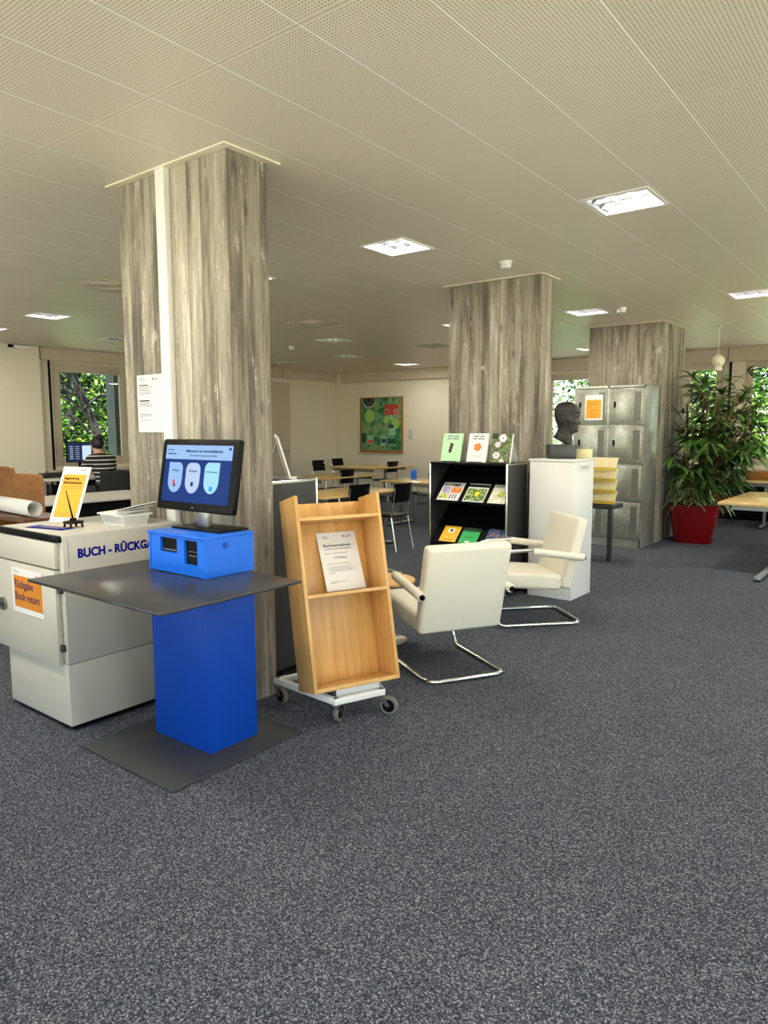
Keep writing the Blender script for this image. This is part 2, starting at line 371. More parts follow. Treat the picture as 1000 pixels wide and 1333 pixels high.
class MB:
    def __init__(s, mats=()):
        s.v = []; s.f = []; s.mi = []; s.cur = 0; s.X = Matrix.Identity(4)
    def add(s, vs, fs):
        o = len(s.v)
        s.v += [s.X @ Vector(p) for p in vs]
        s.f += [[i + o for i in f] for f in fs]
        s.mi += [s.cur] * len(fs)
        return s
    def box(s, c, d, bev=0.0, R=None, seg=2):
        bm = bmesh.new()
        bmesh.ops.create_cube(bm, size=1)
        bmesh.ops.scale(bm, vec=Vector(d), verts=bm.verts)
        if bev > 0:
            bev = min(bev, min(d) * 0.49)
            bmesh.ops.bevel(bm, geom=list(bm.edges), offset=bev, segments=seg, profile=0.5, affect='EDGES')
        if R is not None:
            bmesh.ops.transform(bm, matrix=R, verts=bm.verts)
        bm.verts.index_update()
        vs = [v.co + Vector(c) for v in bm.verts]
        fs = [[v.index for v in f.verts] for f in bm.faces]
        bm.free()
        return s.add(vs, fs)
    def bb(s, x0, x1, y0, y1, z0, z1, bev=0.0):
        return s.box(((x0 + x1) / 2, (y0 + y1) / 2, (z0 + z1) / 2), (abs(x1 - x0), abs(y1 - y0), abs(z1 - z0)), bev)
    def tube(s, pts, r, seg=10, closed=False, fillet=0.0, fseg=6, rads=None):
        pts = [Vector(p) for p in pts]
        if fillet > 0:
            out = []; n = len(pts)
            for i, p in enumerate(pts):
                if not closed and i in (0, n - 1):
                    out.append(p); continue
                a = pts[(i - 1) % n]; c = pts[(i + 1) % n]
                d1 = (a - p); d2 = (c - p)
                t = min(fillet, d1.length * 0.49, d2.length * 0.49)
                A = p + d1.normalized() * t; B = p + d2.normalized() * t
                for k in range(fseg + 1):
                    u = k / fseg
                    out.append(A * (1 - u) ** 2 + p * 2 * u * (1 - u) + B * u * u)
            pts = out
        n = len(pts); rings = []; vs = []
        prev = None
        for i, p in enumerate(pts):
            if closed: t = pts[(i + 1) % n] - pts[(i - 1) % n]
            else: t = pts[min(i + 1, n - 1)] - pts[max(i - 1, 0)]
            t = t.normalized() if t.length > 1e-9 else Vector((0, 0, 1))
            if prev is None:
                a = Vector((0, 0, 1)) if abs(t.z) < 0.9 else Vector((1, 0, 0))
                u = t.cross(a).normalized()
            else:
                u = (prev - t * prev.dot(t)).normalized()
            prev = u; w = t.cross(u)
            rr = rads[i] if rads else r
            rings.append([len(vs) + k for k in range(seg)])
            vs += [p + u * math.cos(2 * PI * k / seg) * rr + w * math.sin(2 * PI * k / seg) * rr for k in range(seg)]
        fs = []
        for i in range(n if closed else n - 1):
            A = rings[i]; B = rings[(i + 1) % n]
            for k in range(seg):
                fs.append([A[k], A[(k + 1) % seg], B[(k + 1) % seg], B[k]])
        if not closed:
            fs.append(rings[0][::-1]); fs.append(rings[-1])
        return s.add(vs, fs)
    def cyl(s, a, b, r, seg=20, r2=None):
        return s.tube([a, b], r, seg, rads=[r, r if r2 is None else r2])
    def lathe(s, prof, seg=28, c=(0, 0, 0)):
        vs = []; fs = []; c = Vector(c)
        for r, z in prof:
            vs += [c + Vector((r * math.cos(2 * PI * k / seg), r * math.sin(2 * PI * k / seg), z)) for k in range(seg)]
        for i in range(len(prof) - 1):
            for k in range(seg):
                fs.append([i * seg + k, i * seg + (k + 1) % seg, (i + 1) * seg + (k + 1) % seg, (i + 1) * seg + k])
        fs.append(list(range(seg))[::-1]); fs.append([(len(prof) - 1) * seg + k for k in range(seg)])
        return s.add(vs, fs)
    def prism(s, poly, y0, y1, axis='y'):
        # poly in the x-z plane (axis y), extruded
        n = len(poly)
        f = {'y': lambda a, b, t: (a, t, b), 'x': lambda a, b, t: (t, a, b), 'z': lambda a, b, t: (a, b, t)}[axis]
        vs = [f(a, b, y0) for a, b in poly] + [f(a, b, y1) for a, b in poly]
        fs = [list(range(n))[::-1], [n + i for i in range(n)]]
        for i in range(n):
            j = (i + 1) % n
            fs.append([i, j, n + j, n + i])
        return s.add(vs, fs)
    def obj(s, name, mat, parent=None, smooth=True, mats=None, label=None, bevel=0.0):
        me = bpy.data.meshes.new(name)
        me.from_pydata([tuple(p) for p in s.v], [], s.f)
        bm = bmesh.new(); bm.from_mesh(me)
        bmesh.ops.recalc_face_normals(bm, faces=bm.faces)
        bm.to_mesh(me); bm.free()
        for mm in (mats or [mat]):
            me.materials.append(M[mm])
        if mats:
            me.polygons.foreach_set('material_index', s.mi)
        if smooth:
            me.polygons.foreach_set('use_smooth', [True] * len(me.polygons))
            me.set_sharp_from_angle(angle=math.radians(38))
        o = bpy.data.objects.new(name, me)
        COL.objects.link(o)
        if parent is not None: o.parent = parent
        if label: o['label'] = label
        return o

def tag(o, label, cat, group=None):
    o['label'] = label; o['category'] = cat
    if group: o['group'] = group
    return o

def thing(name, label, cat, loc=(0, 0, 0), rz=0.0, group=None, rx=0.0):
    o = bpy.data.objects.new(name, None); COL.objects.link(o)
    o.empty_display_size = 0.1
    o.location = loc; o.rotation_euler = (rx, 0, rz)
    return tag(o, label, cat, group)

def copy_tree(o, parent=None):
    c = o.copy(); COL.objects.link(c)
    if parent is not None: c.parent = parent
    for ch in list(o.children): copy_tree(ch, c)
    return c

def struct(o):
    o['kind'] = 'structure'; return o

def text(body, size, mat, parent, X, name='lettering', align='LEFT', ext=0.0004, space=1.0, bold=0.0, xs=1.0):
    """letters as a mesh; X maps text x -> X.col0, y -> X.col1"""
    cu = bpy.data.curves.new('t', 'FONT')
    cu.body = body; cu.size = size; cu.align_x = align; cu.extrude = ext; cu.space_line = space; cu.offset = bold
    cu.resolution_u = 3
    to = bpy.data.objects.new('t', cu); COL.objects.link(to)
    dg = bpy.context.evaluated_depsgraph_get(); dg.update()
    me = bpy.data.meshes.new_from_object(to.evaluated_get(dg))
    bpy.data.objects.remove(to)
    me.transform(X @ Matrix.Diagonal((xs, 1, 1, 1)))
    me.materials.clear(); me.materials.append(M[mat])
    me.name = name
    o = bpy.data.objects.new(name, me); COL.objects.link(o)
    if parent is not None: o.parent = parent
    return o

def frame_x(o, u, v):
    """matrix with origin o, x axis u, y axis v"""
    u = Vector(u).normalized(); v = Vector(v).normalized(); w = u.cross(v)
    m = Matrix((u, v, w)).transposed().to_4x4(); m.translation = Vector(o)
    return m

# ------------------------------------------------------------------ room shell
XL, XR, YB, YW = -12.4, 3.8, -2.6, 13.9
struct(MB().bb(XL - .3, XR + .3, YB - .3, YW + .3, -0.12, 0).obj('floor', 'carpet', smooth=False))

LIT = [(-1.674, 4.635), (-3.474, 4.635), (-5.274, 4.635), (-8.93, 4.62), (-10.67, 4.64),
       (-1.674, 8.505), (-3.50, 8.54), (-5.274, 8.52), (-4.98, 12.33), (-9.24, 12.68)]
DIM = [(-10.33, 6.43), (-7.75, 8.65), (-9.2, 10.67), (-11.1, 10.77)]
UNSEEN = [(0.126, 4.635), (1.926, 4.635), (0.126, 8.505), (-1.674, 0.765), (0.126, 0.765), (-3.474, 0.765), (1.926, 0.765), (-5.274, 0.765), (1.926, 12.3), (0.126, 12.3)]
VENTS = [(-6.62, 4.05), (-6.75, 7.14), (-6.9, 10.26)]
HW = 0.213
xs = sorted(set([XL - .3, XR + .3] + [round(x + d, 4) for x, y in LIT + DIM + UNSEEN for d in (-HW, HW)]))
ys = sorted(set([YB - .3, YW + .3] + [round(y + d, 4) for x, y in LIT + DIM + UNSEEN for d in (-HW, HW)]))
cb_ = MB()
for i in range(len(xs) - 1):
    for j in range(len(ys) - 1):
        cx, cy = (xs[i] + xs[i + 1]) / 2, (ys[j] + ys[j + 1]) / 2
        if any(abs(cx - x) < HW and abs(cy - y) < HW for x, y in LIT + DIM + UNSEEN): continue
        cb_.add([(xs[i], ys[j], CZ), (xs[i + 1], ys[j], CZ), (xs[i + 1], ys[j + 1], CZ), (xs[i], ys[j + 1], CZ)], [[0, 3, 2, 1]])
struct(cb_.obj('ceiling', 'ceiling', smooth=False))
struct(MB().bb(XL - 1.0, XR + 1.0, YB - 1.0, YW + 1.0, CZ + 0.14, CZ + 0.4).obj('ceiling_slab', 'wall', smooth=False))

def wall_with_windows(name, axis, pos, th, a0, a1, openings, mat='wall'):
    """axis 'y': wall in the plane y=pos from x=a0..a1; openings (s0,s1,z0,z1)"""
    m = MB()
    def slab(s0, s1, z0, z1):
        if s1 - s0 < 1e-4 or z1 - z0 < 1e-4: return
        if axis == 'y': m.bb(s0, s1, pos, pos + th, z0, z1)
        else: m.bb(pos, pos + th, s0, s1, z0, z1)
    cur = a0
    for s0, s1, z0, z1 in sorted(openings):
        slab(cur, s0, 0, CZ + .12); slab(s0, s1, 0, z0); slab(s0, s1, z1, CZ + .12); cur = s1
    slab(cur, a1, 0, CZ + .12)
    return struct(m.obj(name, mat, smooth=False))

WZ0, WZ1 = 0.92, 2.75
# window wall behind the plant and lockers (y = YW); the painting hangs on its closed half
wopen = [(-6.55, -5.45, WZ0, 2.68), (-4.95, -3.85, WZ0, WZ1), (-3.82 + .0, -3.12, WZ0, WZ1), (-2.78, -1.6, WZ0, WZ1), (-1.3, 0.2, WZ0, WZ1), (0.5, 2.0, WZ0, WZ1), (2.3, 3.5, WZ0, WZ1)]
wall_with_windows('wall_north', 'y', YW, 0.3, XL - .3, XR + .3, wopen)
lopen = [(6.43, 7.93, WZ0 - .02, 2.74), (8.3, 9.8, WZ0, 2.74)]
wall_with_windows('wall_west', 'x', XL, -0.3, YB - .3, YW + .3, lopen)
ropen_added = [(-2.3, -0.5, 0.12, 2.86), (-0.2, 2.6, 0.12, 2.86), (3.0, 5.8, 0.12, 2.86), (6.2, 9.0, 0.12, 2.86), (9.4, 12.2, 0.12, 2.86)]  # made-up east windows, added to bring daylight onto the ceiling
wall_with_windows('wall_east', 'x', XR, 0.3, YB - .3, YW + .3, ropen_added)
sopen_added = [(-11.5, -8.6, 0.12, 2.86), (-8.2, -5.3, 0.12, 2.86), (-4.9, -2.0, 0.12, 2.86), (-1.6, 0.9, 0.12, 2.86), (1.2, 3.5, 0.12, 2.86)]  # made-up windows behind the camera, added to light the ceiling
wall_with_windows('wall_south', 'y', YB, -0.3, XL - .3, XR + .3, sopen_added)
# thicker wall leaf to the left of the reading-room window
struct(MB().bb(XL, XL + 0.15, 1.0, 6.15, 0, CZ).obj('wall_panel', 'wall', smooth=False))

wn = [0]
def window(axis, pos, s0, s1, z0, z1, fw=0.10, mull=None, name=None):
    wn[0] += 1
    m = MB()
    sg = 1
    def b(a0, a1, c0, c1, d0=0.04, d1=0.10):
        if axis == 'y': m.bb(a0, a1, pos + d0, pos + d1, c0, c1, 0.004)
        else: m.bb(pos + d0, pos + d1, a0, a1, c0, c1, 0.004)
    b(s0, s0 + fw, z0, z1); b(s1 - fw, s1, z0, z1); b(s0 + fw, s1 - fw, z0, z0 + fw); b(s0 + fw, s1 - fw, z1 - fw, z1)
    if mull: b(mull - .04, mull + .04, z0, z1)
    o = struct(m.obj('window_%d' % wn[0], 'frame'))
    g = MB()
    if axis == 'y': g.bb(s0 + fw * .8, s1 - fw * .8, pos + .066, pos + .072, z0 + fw * .8, z1 - fw * .8)
    else: g.bb(pos + .066, pos + .072, s0 + fw * .8, s1 - fw * .8, z0 + fw * .8, z1 - fw * .8)
    g.obj('pane', 'glass', o, smooth=False)
    h = MB()
    if axis == 'y': h.bb(s0 + fw * .4, s0 + fw * .65, pos + .02, pos + .04, (z0 + z1) / 2 - .07, (z0 + z1) / 2 + .07, .004)
    else: h.bb(pos + .10, pos + .12, s0 + fw * .35, s0 + fw * .6, (z0 + z1) / 2 - .1, (z0 + z1) / 2 + .04, .004)
    h.obj('window_handle', 'greymetal', o)
    return o
for s0, s1, z0, z1 in wopen: window('y', YW, s0, s1, z0, z1, 0.13)
for s0, s1, z0, z1 in lopen: window('x', XL - .14, s0, s1, z0, z1, 0.16)
for s0, s1, z0, z1 in ropen_added: window('x', XR + .05, s0, s1, z0, z1, 0.07)
for s0, s1, z0, z1 in sopen_added: window('y', YB - .2, s0, s1, z0, z1, 0.07)

# box trim under the ceiling on the window sides and the dark blind guides
struct(MB().bb(-12.1, 3.7, YW - 0.14, YW, 2.73, CZ - .001).obj('trim_1', 'frame', smooth=False))
struct(MB().bb(XL, XL + 0.12, 6.19, YW - .15, 2.76, CZ - .001).obj('trim_2', 'frame', smooth=False))
struct(MB().bb(-3.02, -2.99, YW - 0.05, YW - .002, 0.75, 2.727).obj('trim_3', 'blackmatt', smooth=False))
struct(MB().bb(XL - .001, XL + 0.03, 6.36, 6.39, 0.3, 2.755).obj('trim_4', 'blackmatt', smooth=False))
struct(MB().bb(XL + .121, XL + .124, 11.905, 11.915, 2.77, CZ - .01).bb(-3.04, -3.03, YW - .143, YW - .14, 2.735, CZ - .01).obj('trim_5', 'darkpanel', smooth=False))
# window sills / low heating boxes along the walls
struct(MB().bb(-7.2, 3.7, YW - 0.22, YW, 0.80, 0.84, .004).obj('trim_6', 'frame', smooth=False))
struct(MB().bb(XL, XL + 0.16, 6.2, 10.0, 0.80, 0.84, .004).obj('trim_7', 'frame', smooth=False))
# baseboards
struct(MB().bb(XL, XL + .152, 1.0, 6.152, 0, .07).bb(XL, XL + .012, 6.16, YW, 0, .07).obj('baseboard_west', 'darkpanel', smooth=False))
struct(MB().bb(XL + .02, XR - .02, YW - .012, YW, 0, .07).obj('baseboard_north', 'darkpanel', smooth=False))
# closed door in the far corner of the west wall
dr = struct(MB().bb(XL, XL + .03, 11.35, 12.2, 0.01, 2.66, .004).obj('door_1', 'frame', smooth=False))
MB().bb(XL + .03, XL + .05, 12.2, 12.28, 0.01, 2.7, .004).bb(XL + .03, XL + .05, 11.27, 11.35, 0.01, 2.7, .004).bb(XL + .03, XL + .05, 11.27, 12.28, 2.66, 2.7, .004).obj('door_frame', 'wall', dr)
MB().tube([(XL + .03, 12.12, 1.05), (XL + .08, 12.12, 1.05), (XL + .08, 12.0, 1.05)], .01, 8, fillet=.02).obj('door_handle', 'steel', dr)
# small switch plate and door closer on the left wall
t = thing('wall_hatch', 'small square cover plate high on the cream wall left of the window', 'cover plate', (XL + .15, 5.65, 2.33))
MB().bb(0, .008, -.09, .09, -.07, .07, .002).obj('plate', 'wall', t)
t = thing('door_closer', 'pale rectangular unit under the ceiling on the cream wall', 'door closer', (XL + .15, 5.83, 2.915))
MB().bb(0, .09, -.12, .16, -.03, .035, .01).obj('housing', 'bright', t)
MB().bb(0, .05, -.2, -.13, -.01, .035, .005).obj('bracket', 'black', t)

# concrete pillars (each mesh in world coordinates)
PILL = [(-3.94, -2.962, 2.50, 2.785), (-3.99, -3.005, 6.205, 6.50), (-3.985, -2.975, 9.83, 10.90)]
for i, (x0, x1, y0, y1) in enumerate(PILL):
    struct(MB().bb(x0, x1, y0, y1, 0, CZ - .001, .006).obj('pillar_%d' % (i + 1), 'concrete'))
    w = 0.05; m = MB()
    m.bb(x0 - w, x1 + w, y0 - w, y0 - .002, CZ - .009, CZ - .001); m.bb(x0 - w, x1 + w, y1 + .002, y1 + w, CZ - .009, CZ - .001)
    m.bb(x0 - w, x0 - .002, y0, y1, CZ - .009, CZ - .001); m.bb(x1 + .002, x1 + w, y0, y1, CZ - .009, CZ - .001)
    struct(m.obj('trim_%d' % (8 + i), 'trimcol', smooth=False))

# white cable duct on the first pillar
o = MB().bb(-3.515, -3.435, 2.46, 2.499, 0.02, CZ - .002, .003).obj('cable_duct', 'bright')
tag(o, 'white vertical cable duct running up the nearest concrete pillar', 'cable duct')
# ------------------------------------------------------------------ ceiling fittings
def lamp(x, y, lit, label, strip=False, unseen=False):
    t = thing('ceiling_light', label, 'ceiling light', (x, y, CZ), 0, 'square recessed ceiling lights')
    h = HW - .002
    m = MB()
    w = .022
    for a in ((-h, h, -h, -h + w), (-h, h, h - w, h), (-h, -h + w, -h + w, h - w), (h - w, h, -h + w, h - w)):
        m.bb(a[0], a[1], a[2], a[3], -.006, .004)
    m.obj('frame', 'bright', t)
    m = MB()
    for a in ((-h, h, -h, -h + .004), (-h, h, h - .004, h), (-h, -h + .004, -h, h), (h - .004, h, -h, h)):
        m.bb(a[0], a[1], a[2], a[3], .004, .11)
    m.bb(-h, h, -h, h, .105, .11)
    m.obj('housing', 'reflector', t)
    hh = h - w
    m = MB()
    for k in range(1, 3):
        p = -hh + 2 * hh * k / 3
        m.prism([(p - .012, .05), (p, .002), (p + .012, .05)], -hh, hh, 'y')
        m.prism([(p - .012, .05), (p, .002), (p + .012, .05)], -hh, hh, 'x')
    m.obj('louvre', 'reflector', t)
    if lit:
        m = MB()
        if strip: m.bb(-hh, hh, hh * .38, hh, .03, .036)
        else: m.bb(-hh, hh, -hh, hh, .03, .036)
        m.obj('lit_tube', 'tube', t)
    return t
LITLAB = ['square ceiling light with bright strip and grey louvre, nearest on the right', 'fully lit square ceiling light between the two nearest pillars',
          'lit ceiling light mostly hidden behind the nearest pillar', 'lit ceiling light left of the nearest pillar, whole in view', 'lit ceiling light cut off by the left picture edge',
          'lit ceiling light cut off by the right picture edge', 'lit ceiling light right of the second pillar', 'lit ceiling light half hidden behind the second pillar',
          'small lit ceiling light beside the third pillar near the windows', 'lit ceiling light above the painting wall']
for i, (x, y) in enumerate(LIT): lamp(x, y, True, LITLAB[i], i == 0)
DIMLAB = ['unlit louvred ceiling light left of the nearest pillar', 'unlit louvred ceiling light, largest of the dim ones over the back tables',
          'unlit louvred ceiling light between a larger dim one and the painting wall', 'unlit louvred ceiling light nearest the far left corner door']
for i, (x, y) in enumerate(DIM): lamp(x, y, False, DIMLAB[i])
for x, y in UNSEEN: lamp(x, y, True, 'lit square ceiling light behind or above the viewer')
VL = ['square ceiling air vent left of the nearest pillar', 'square ceiling air vent right of the nearest pillar', 'faint square ceiling air vent left of the second pillar']
for (x, y), lb in zip(VENTS, VL):
    t = thing('ceiling_vent', lb, 'air vent', (x, y, CZ), 0, 'ceiling air vents')
    MB().box((0, 0, -.003), (.5, .5, .005), .001).obj('plate', 'ventcol', t)
    m = MB()
    for r in (.10, .15, .2):
        m.tube([(r * math.cos(a * PI / 12), r * math.sin(a * PI / 12), -.006) for a in range(24)], .004, 6, closed=True)
    m.obj('ring', 'ventcol', t)
for (x, y), lb in zip([(-3.035, 5.6), (-3.07, 8.52), (-8.87, 8.83)], ['smoke detector in front of the second pillar', 'smoke detector beside the lit lamp near the third pillar', 'smoke detector over the back tables near the first pillar']):
    t = thing('smoke_detector', 'round white ' + lb, 'smoke detector', (x, y, CZ), 0, 'ceiling smoke detectors')
    MB().lathe([(.055, 0), (.055, -.018), (.05, -.02)]).obj('base', 'bright', t)
    MB().lathe([(.046, -.02), (.05, -.03), (.046, -.05), (.03, -.058), (.001, -.058)]).obj('sensor_head', 'bright', t)
    MB().lathe([(.047, -.034), (.0505, -.036), (.047, -.038)]).obj('slot', 'blackmatt', t)
t = thing('pendant_lamp', 'white globe pendant lamp on a thin cord before the windows', 'pendant lamp', (-2.506, 10.78, 0))
MB().cyl((0, 0, CZ), (0, 0, 2.56), .006, 8).obj('cord', 'bright', t)
MB().lathe([(.04, CZ - .001), (.04, CZ - .03), (.01, CZ - .035)]).obj('ceiling_rose', 'bright', t)
MB().lathe([(.012, 2.57), (.03, 2.565), (.07, 2.54), (.09, 2.50), (.09, 2.465), (.07, 2.425), (.058, 2.415)]).obj('globe', 'glassm', t)
MB().lathe([(.058, 2.414), (.062, 2.38), (.064, 2.35), (.05, 2.348)]).obj('collar', 'glassm', t)

# ------------------------------------------------------------------ notice on first pillar
def page_lines(rows, parent, X, mat='greyink', name='text_lines'):
    m = MB(); m.X = X
    for x0, x1, y, h in rows: m.add([(x0, y, 0), (x1, y, 0), (x1, y + h, 0), (x0, y + h, 0)], [[0, 1, 2, 3]])
    return m.obj(name, mat, parent, smooth=False)
t = thing('pillar_notice', 'white paper notice taped to the nearest concrete pillar', 'notice', (-3.808, 2.495, 1.52))
MB().box((.125, 0, .168), (.25, .006, .335), 0, rotm(0, 0, 0)).obj('sheet', 'paper', t)
X = frame_x((0, -.004, 0), (1, 0, 0), (0, 0, 1))
page_lines([(.02, .075, .318, .004), (.02, .085, .306, .005), (.155, .168, .30, .018), (.172, .215, .31, .004), (.172, .205, .302, .004)] +
           [(.02, .02 + w, y, .004) for w, y in ((.13, .262), (.11, .253), (.13, .243), (.12, .233), (.12, .223), (.11, .170), (.10, .161), (.13, .152), (.12, .104), (.12, .095), (.025, .085), (.10, .069))], t, X)
page_lines([(.02, .11, .272, .006), (.02, .12, .181, .007)], t, X, 'ink', 'heading')

# ------------------------------------------------------------------ book return cabinet
c = thing('book_return_cabinet', 'white book return cabinet with blue lettering and an orange sign', 'cabinet', (0, 0, 0))
MB().bb(-4.03, -3.389, 1.78, 2.47, 0.03, 1.003, .002).obj('body', 'whitegrey', c)
MB().bb(-4.03, -3.387, 1.762, 2.475, 0.03, 0.352, .002).obj('lower_housing', 'whitegrey', c)
MB().bb(-4.0, -3.41, 1.79, 2.44, 0.0, 0.03).obj('plinth', 'blackmatt', c)
MB().bb(-3.427, -3.387, 1.764, 2.475, 0.355, 1.002, .002).obj('side_panel', 'whitegrey', c)
MB().bb(-4.05, -3.387, 1.762, 2.475, 1.0, 1.011, .002).obj('top_panel', 'white', c)
MB().bb(-4.05, -3.395, 1.745, 1.768, 0.978, 1.011, .004).obj('edge_strip', 'black', c)
d = MB().bb(-4.09, -3.43, 1.742, 1.775, 0.842, 0.974, .003).obj('drawer', 'whitegrey', c)
d = MB().bb(-4.09, -3.432, 1.738, 1.775, 0.345, 0.834, .003).obj('door', 'whitegrey', c)
lk = MB().cyl((-4.0, 1.739, .588), (-4.0, 1.725, .588), .036, 24).obj('lock', 'steel', d)
MB().cyl((-4.0, 1.7255, .588), (-4.0, 1.718, .588), .015, 16).bb(-4.003, -3.997, 1.717, 1.72, .575, .60).obj('keyhole', 'darkpanel', lk)
MB().bb(-3.43, -3.405, 1.745, 1.765, 0.42, 0.455, .002).obj('door_hinge', 'darkpanel', c)
MB().bb(-3.43, -3.40, 1.743, 1.765, 0.72, 0.745, .002).obj('door_catch', 'darkpanel', c)
MB().bb(-3.3868, -3.3862, 1.763, 2.47, .3535, .3552).bb(-3.3868, -3.3862, 1.79, 1.792, .842, .985).obj('panel_joint', 'darkpanel', c)
text('BUCH - RÜCKGABE', 0.062, 'blueink', c, frame_x((-3.3865, 1.838, .893), (0, 1, 0), (0, 0, 1)), 'lettering', bold=.0028, xs=.92)
s = thing('return_sign', 'orange and white sign taped to the cabinet door', 'sign', (-3.885, 1.737, .567))
MB().bb(0, .332, -.003, 0, 0, .24).obj('sheet', 'paper', s)
MB().bb(.025, .325, -.0045, -.003, .03, .20).obj('orange_panel', 'orange', s)
X = frame_x((.03, -.005, 0), (1, 0, 0), (0, 0, 1))
text('Rückgabe\nBook return', .062, 'purple', s, X @ Matrix.Translation((0, .135, 0)), space=1.05, xs=.86, bold=.0008)
page_lines([(.0, .04, .226, .003), (.0, .055, .216, .003), (.24, .25, .212, .01)], s, X)

# things on the cabinet
tb = thing('table_sign', 'white tilted stand with a yellow library registration notice', 'sign', (-4.003, 2.012, 1.012), math.radians(17.36))
tl = math.radians(23.8)
R = Matrix.Rotation(-tl, 4, 'X')
m = MB(); m.X = R; m.bb(0, .202, 0, .003, 0, .337); m.obj('board', 'paper', tb)
m = MB(); m.bb(0, .202, -.02, .1, 0, .003); m.obj('foot', 'paper', tb)
m = MB(); m.X = R; m.bb(.02, .184, -.0012, 0, .03, .29); m.obj('yellow_panel', 'yellow', tb)
XX = R @ frame_x((0, -.002, 0), (1, 0, 0), (0, 0, 1))
text('Registrierung\nBibliothekskonto', .0225, 'ink', tb, XX @ Matrix.Translation((.028, .258, -.0003)), space=1.15, xs=.9, bold=.0003)
page_lines([(.028, .165, .215, .003), (.028, .165, .203, .003), (.028, .12, .052, .003), (.02, .05, .318, .003), (.13, .17, .315, .005)], tb, XX, 'brown')
p = thing('pen_holder', 'black pen standing upright in a small footed black base', 'pen holder', (-3.665, 1.975, 1.011))
m = MB().lathe([(.045, .022), (.055, .026), (.05, .034), (.02, .038), (.016, .05)], 24)
for k in range(4):
    a = PI / 4 + k * PI / 2
    m.cyl((.042 * math.cos(a), .042 * math.sin(a), .025), (.048 * math.cos(a), .048 * math.sin(a), 0), .006, 8)
m.obj('base', 'black', p)
MB().cyl((0, 0, .04), (-.02, -.022, .2), .0055, 10, .002).obj('pen', 'black', p)
b = thing('paper_basket', 'white perforated plastic basket filled with white slips of paper', 'basket', (-3.585, 2.235, 1.011), 0)
# open tapered basket
def basket_side(m, z0, z1, w0, d0, w1, d1, th=.003):
    for sx, sy, L0, L1 in ((0, -1, w0, w1), (0, 1, w0, w1), (-1, 0, d0, d1), (1, 0, d0, d1)):
        pass
m = MB(); W, D, H_ = .23, .17, .062
def ring(w, d, z): return [(-w / 2, -d / 2, z), (w / 2, -d / 2, z), (w / 2, d / 2, z), (-w / 2, d / 2, z)]
v = ring(W - .03, D - .03, 0) + ring(W, D, H_) + ring(W + .02, D + .02, H_) + ring(W + .02, D + .02, H_ - .008) + ring(W - .006, D - .006, H_) + ring(W - .036, D - .036, .003)
fs = [[0, 3, 2, 1]]
def q4(a, b_): return [[a + k, a + (k + 1) % 4, b_ + (k + 1) % 4, b_ + k] for k in range(4)]
fs += q4(0, 4) + q4(4, 12) + q4(12, 8) + q4(8, 16) + q4(16, 20) + [[20, 21, 22, 23]]
m.add(v, fs); m.obj('basket_body', 'bright', b, smooth=False)
m = MB()
for r_ in range(4):
    for k in range(17):
        u = -.095 + k * .0118 + (.006 if r_ % 2 else 0)
        z = .014 + r_ * .011; off = (D - .03) / 2 + .015 * z / H_ + .0006
        m.box((u, -off, z), (.005, .001, .005))
    for k in range(12):
        u = -.066 + k * .0118 + (.006 if r_ % 2 else 0)
        z = .014 + r_ * .011; off = (W - .03) / 2 + .015 * z / H_ + .0006
        m.box((off, u, z), (.001, .005, .005))
m.obj('perforation', 'greyink', b, smooth=False)
b['group'] = 'paper basket'
del b['group']
for k in range(3):
    o = MB().box((0, 0, 0), (.15, .21, .004 + .006 * (k == 0)), 0).obj('paper_sheet', 'paper')
    o.location = (-3.59 + k * .022, 2.235 + k * .02, 1.081 + k * .012)
    o.rotation_euler = (.03 + .07 * k, -.03 - .07 * k, .08 - .22 * k)
    tag(o, ['lowest stack of white slips in the basket', 'white sheet with faint writing in the middle of the paper heap', 'topmost tilted white sheet on the basket'][k], 'paper', 'sheets in the basket')
    page_lines([(-.06, .05, .08 - j * .022, .004) for j in range(7)], o, frame_x((0, 0, .0052 if k == 0 else .0026), (1, 0, 0), (0, 1, 0)))
o = MB().bb(-.14, .14, -.045, .045, 0, .002).obj('blue_flyer', 'blueink')
o.location = (-3.735, 1.88, 1.012); o.rotation_euler = (0, 0, .2)
tag(o, 'flat blue flyer with pale writing lying on the cabinet top', 'flyer')
page_lines([(-.1, .11, .005, .006), (-.1, .08, -.012, .004), (-.09, .1, .022, .004)], o, frame_x((0, 0, .0026), (1, 0, 0), (0, 1, 0)), 'paper')

# ------------------------------------------------------------------ kiosk
k = thing('self_service_desk', 'dark slab desk on a square blue column with a floor plate', 'kiosk desk', (0, 0, 0))
MB().bb(-3.19, -2.46, 1.70, 2.47, 0.001, 0.012, .002).obj('floor_plate', 'slabfloor', k)
MB().bb(-3.04, -2.61, 2.02, 2.315, 0.012, 0.837, .002).obj('column_body', 'blue', k)
MB().bb(-3.275, -2.25, 1.53, 2.28, 0.837, 0.85, .003).obj('desk_top', 'slab', k)
bx = thing('scanner_box', 'bright blue metal box with two dark scanner windows under the monitor', 'scanner box', (0, 0, 0))
X0, X1, Y0, Y1, Z0, Z1 = -3.04, -2.61, 2.02, 2.315, .851, 1.045
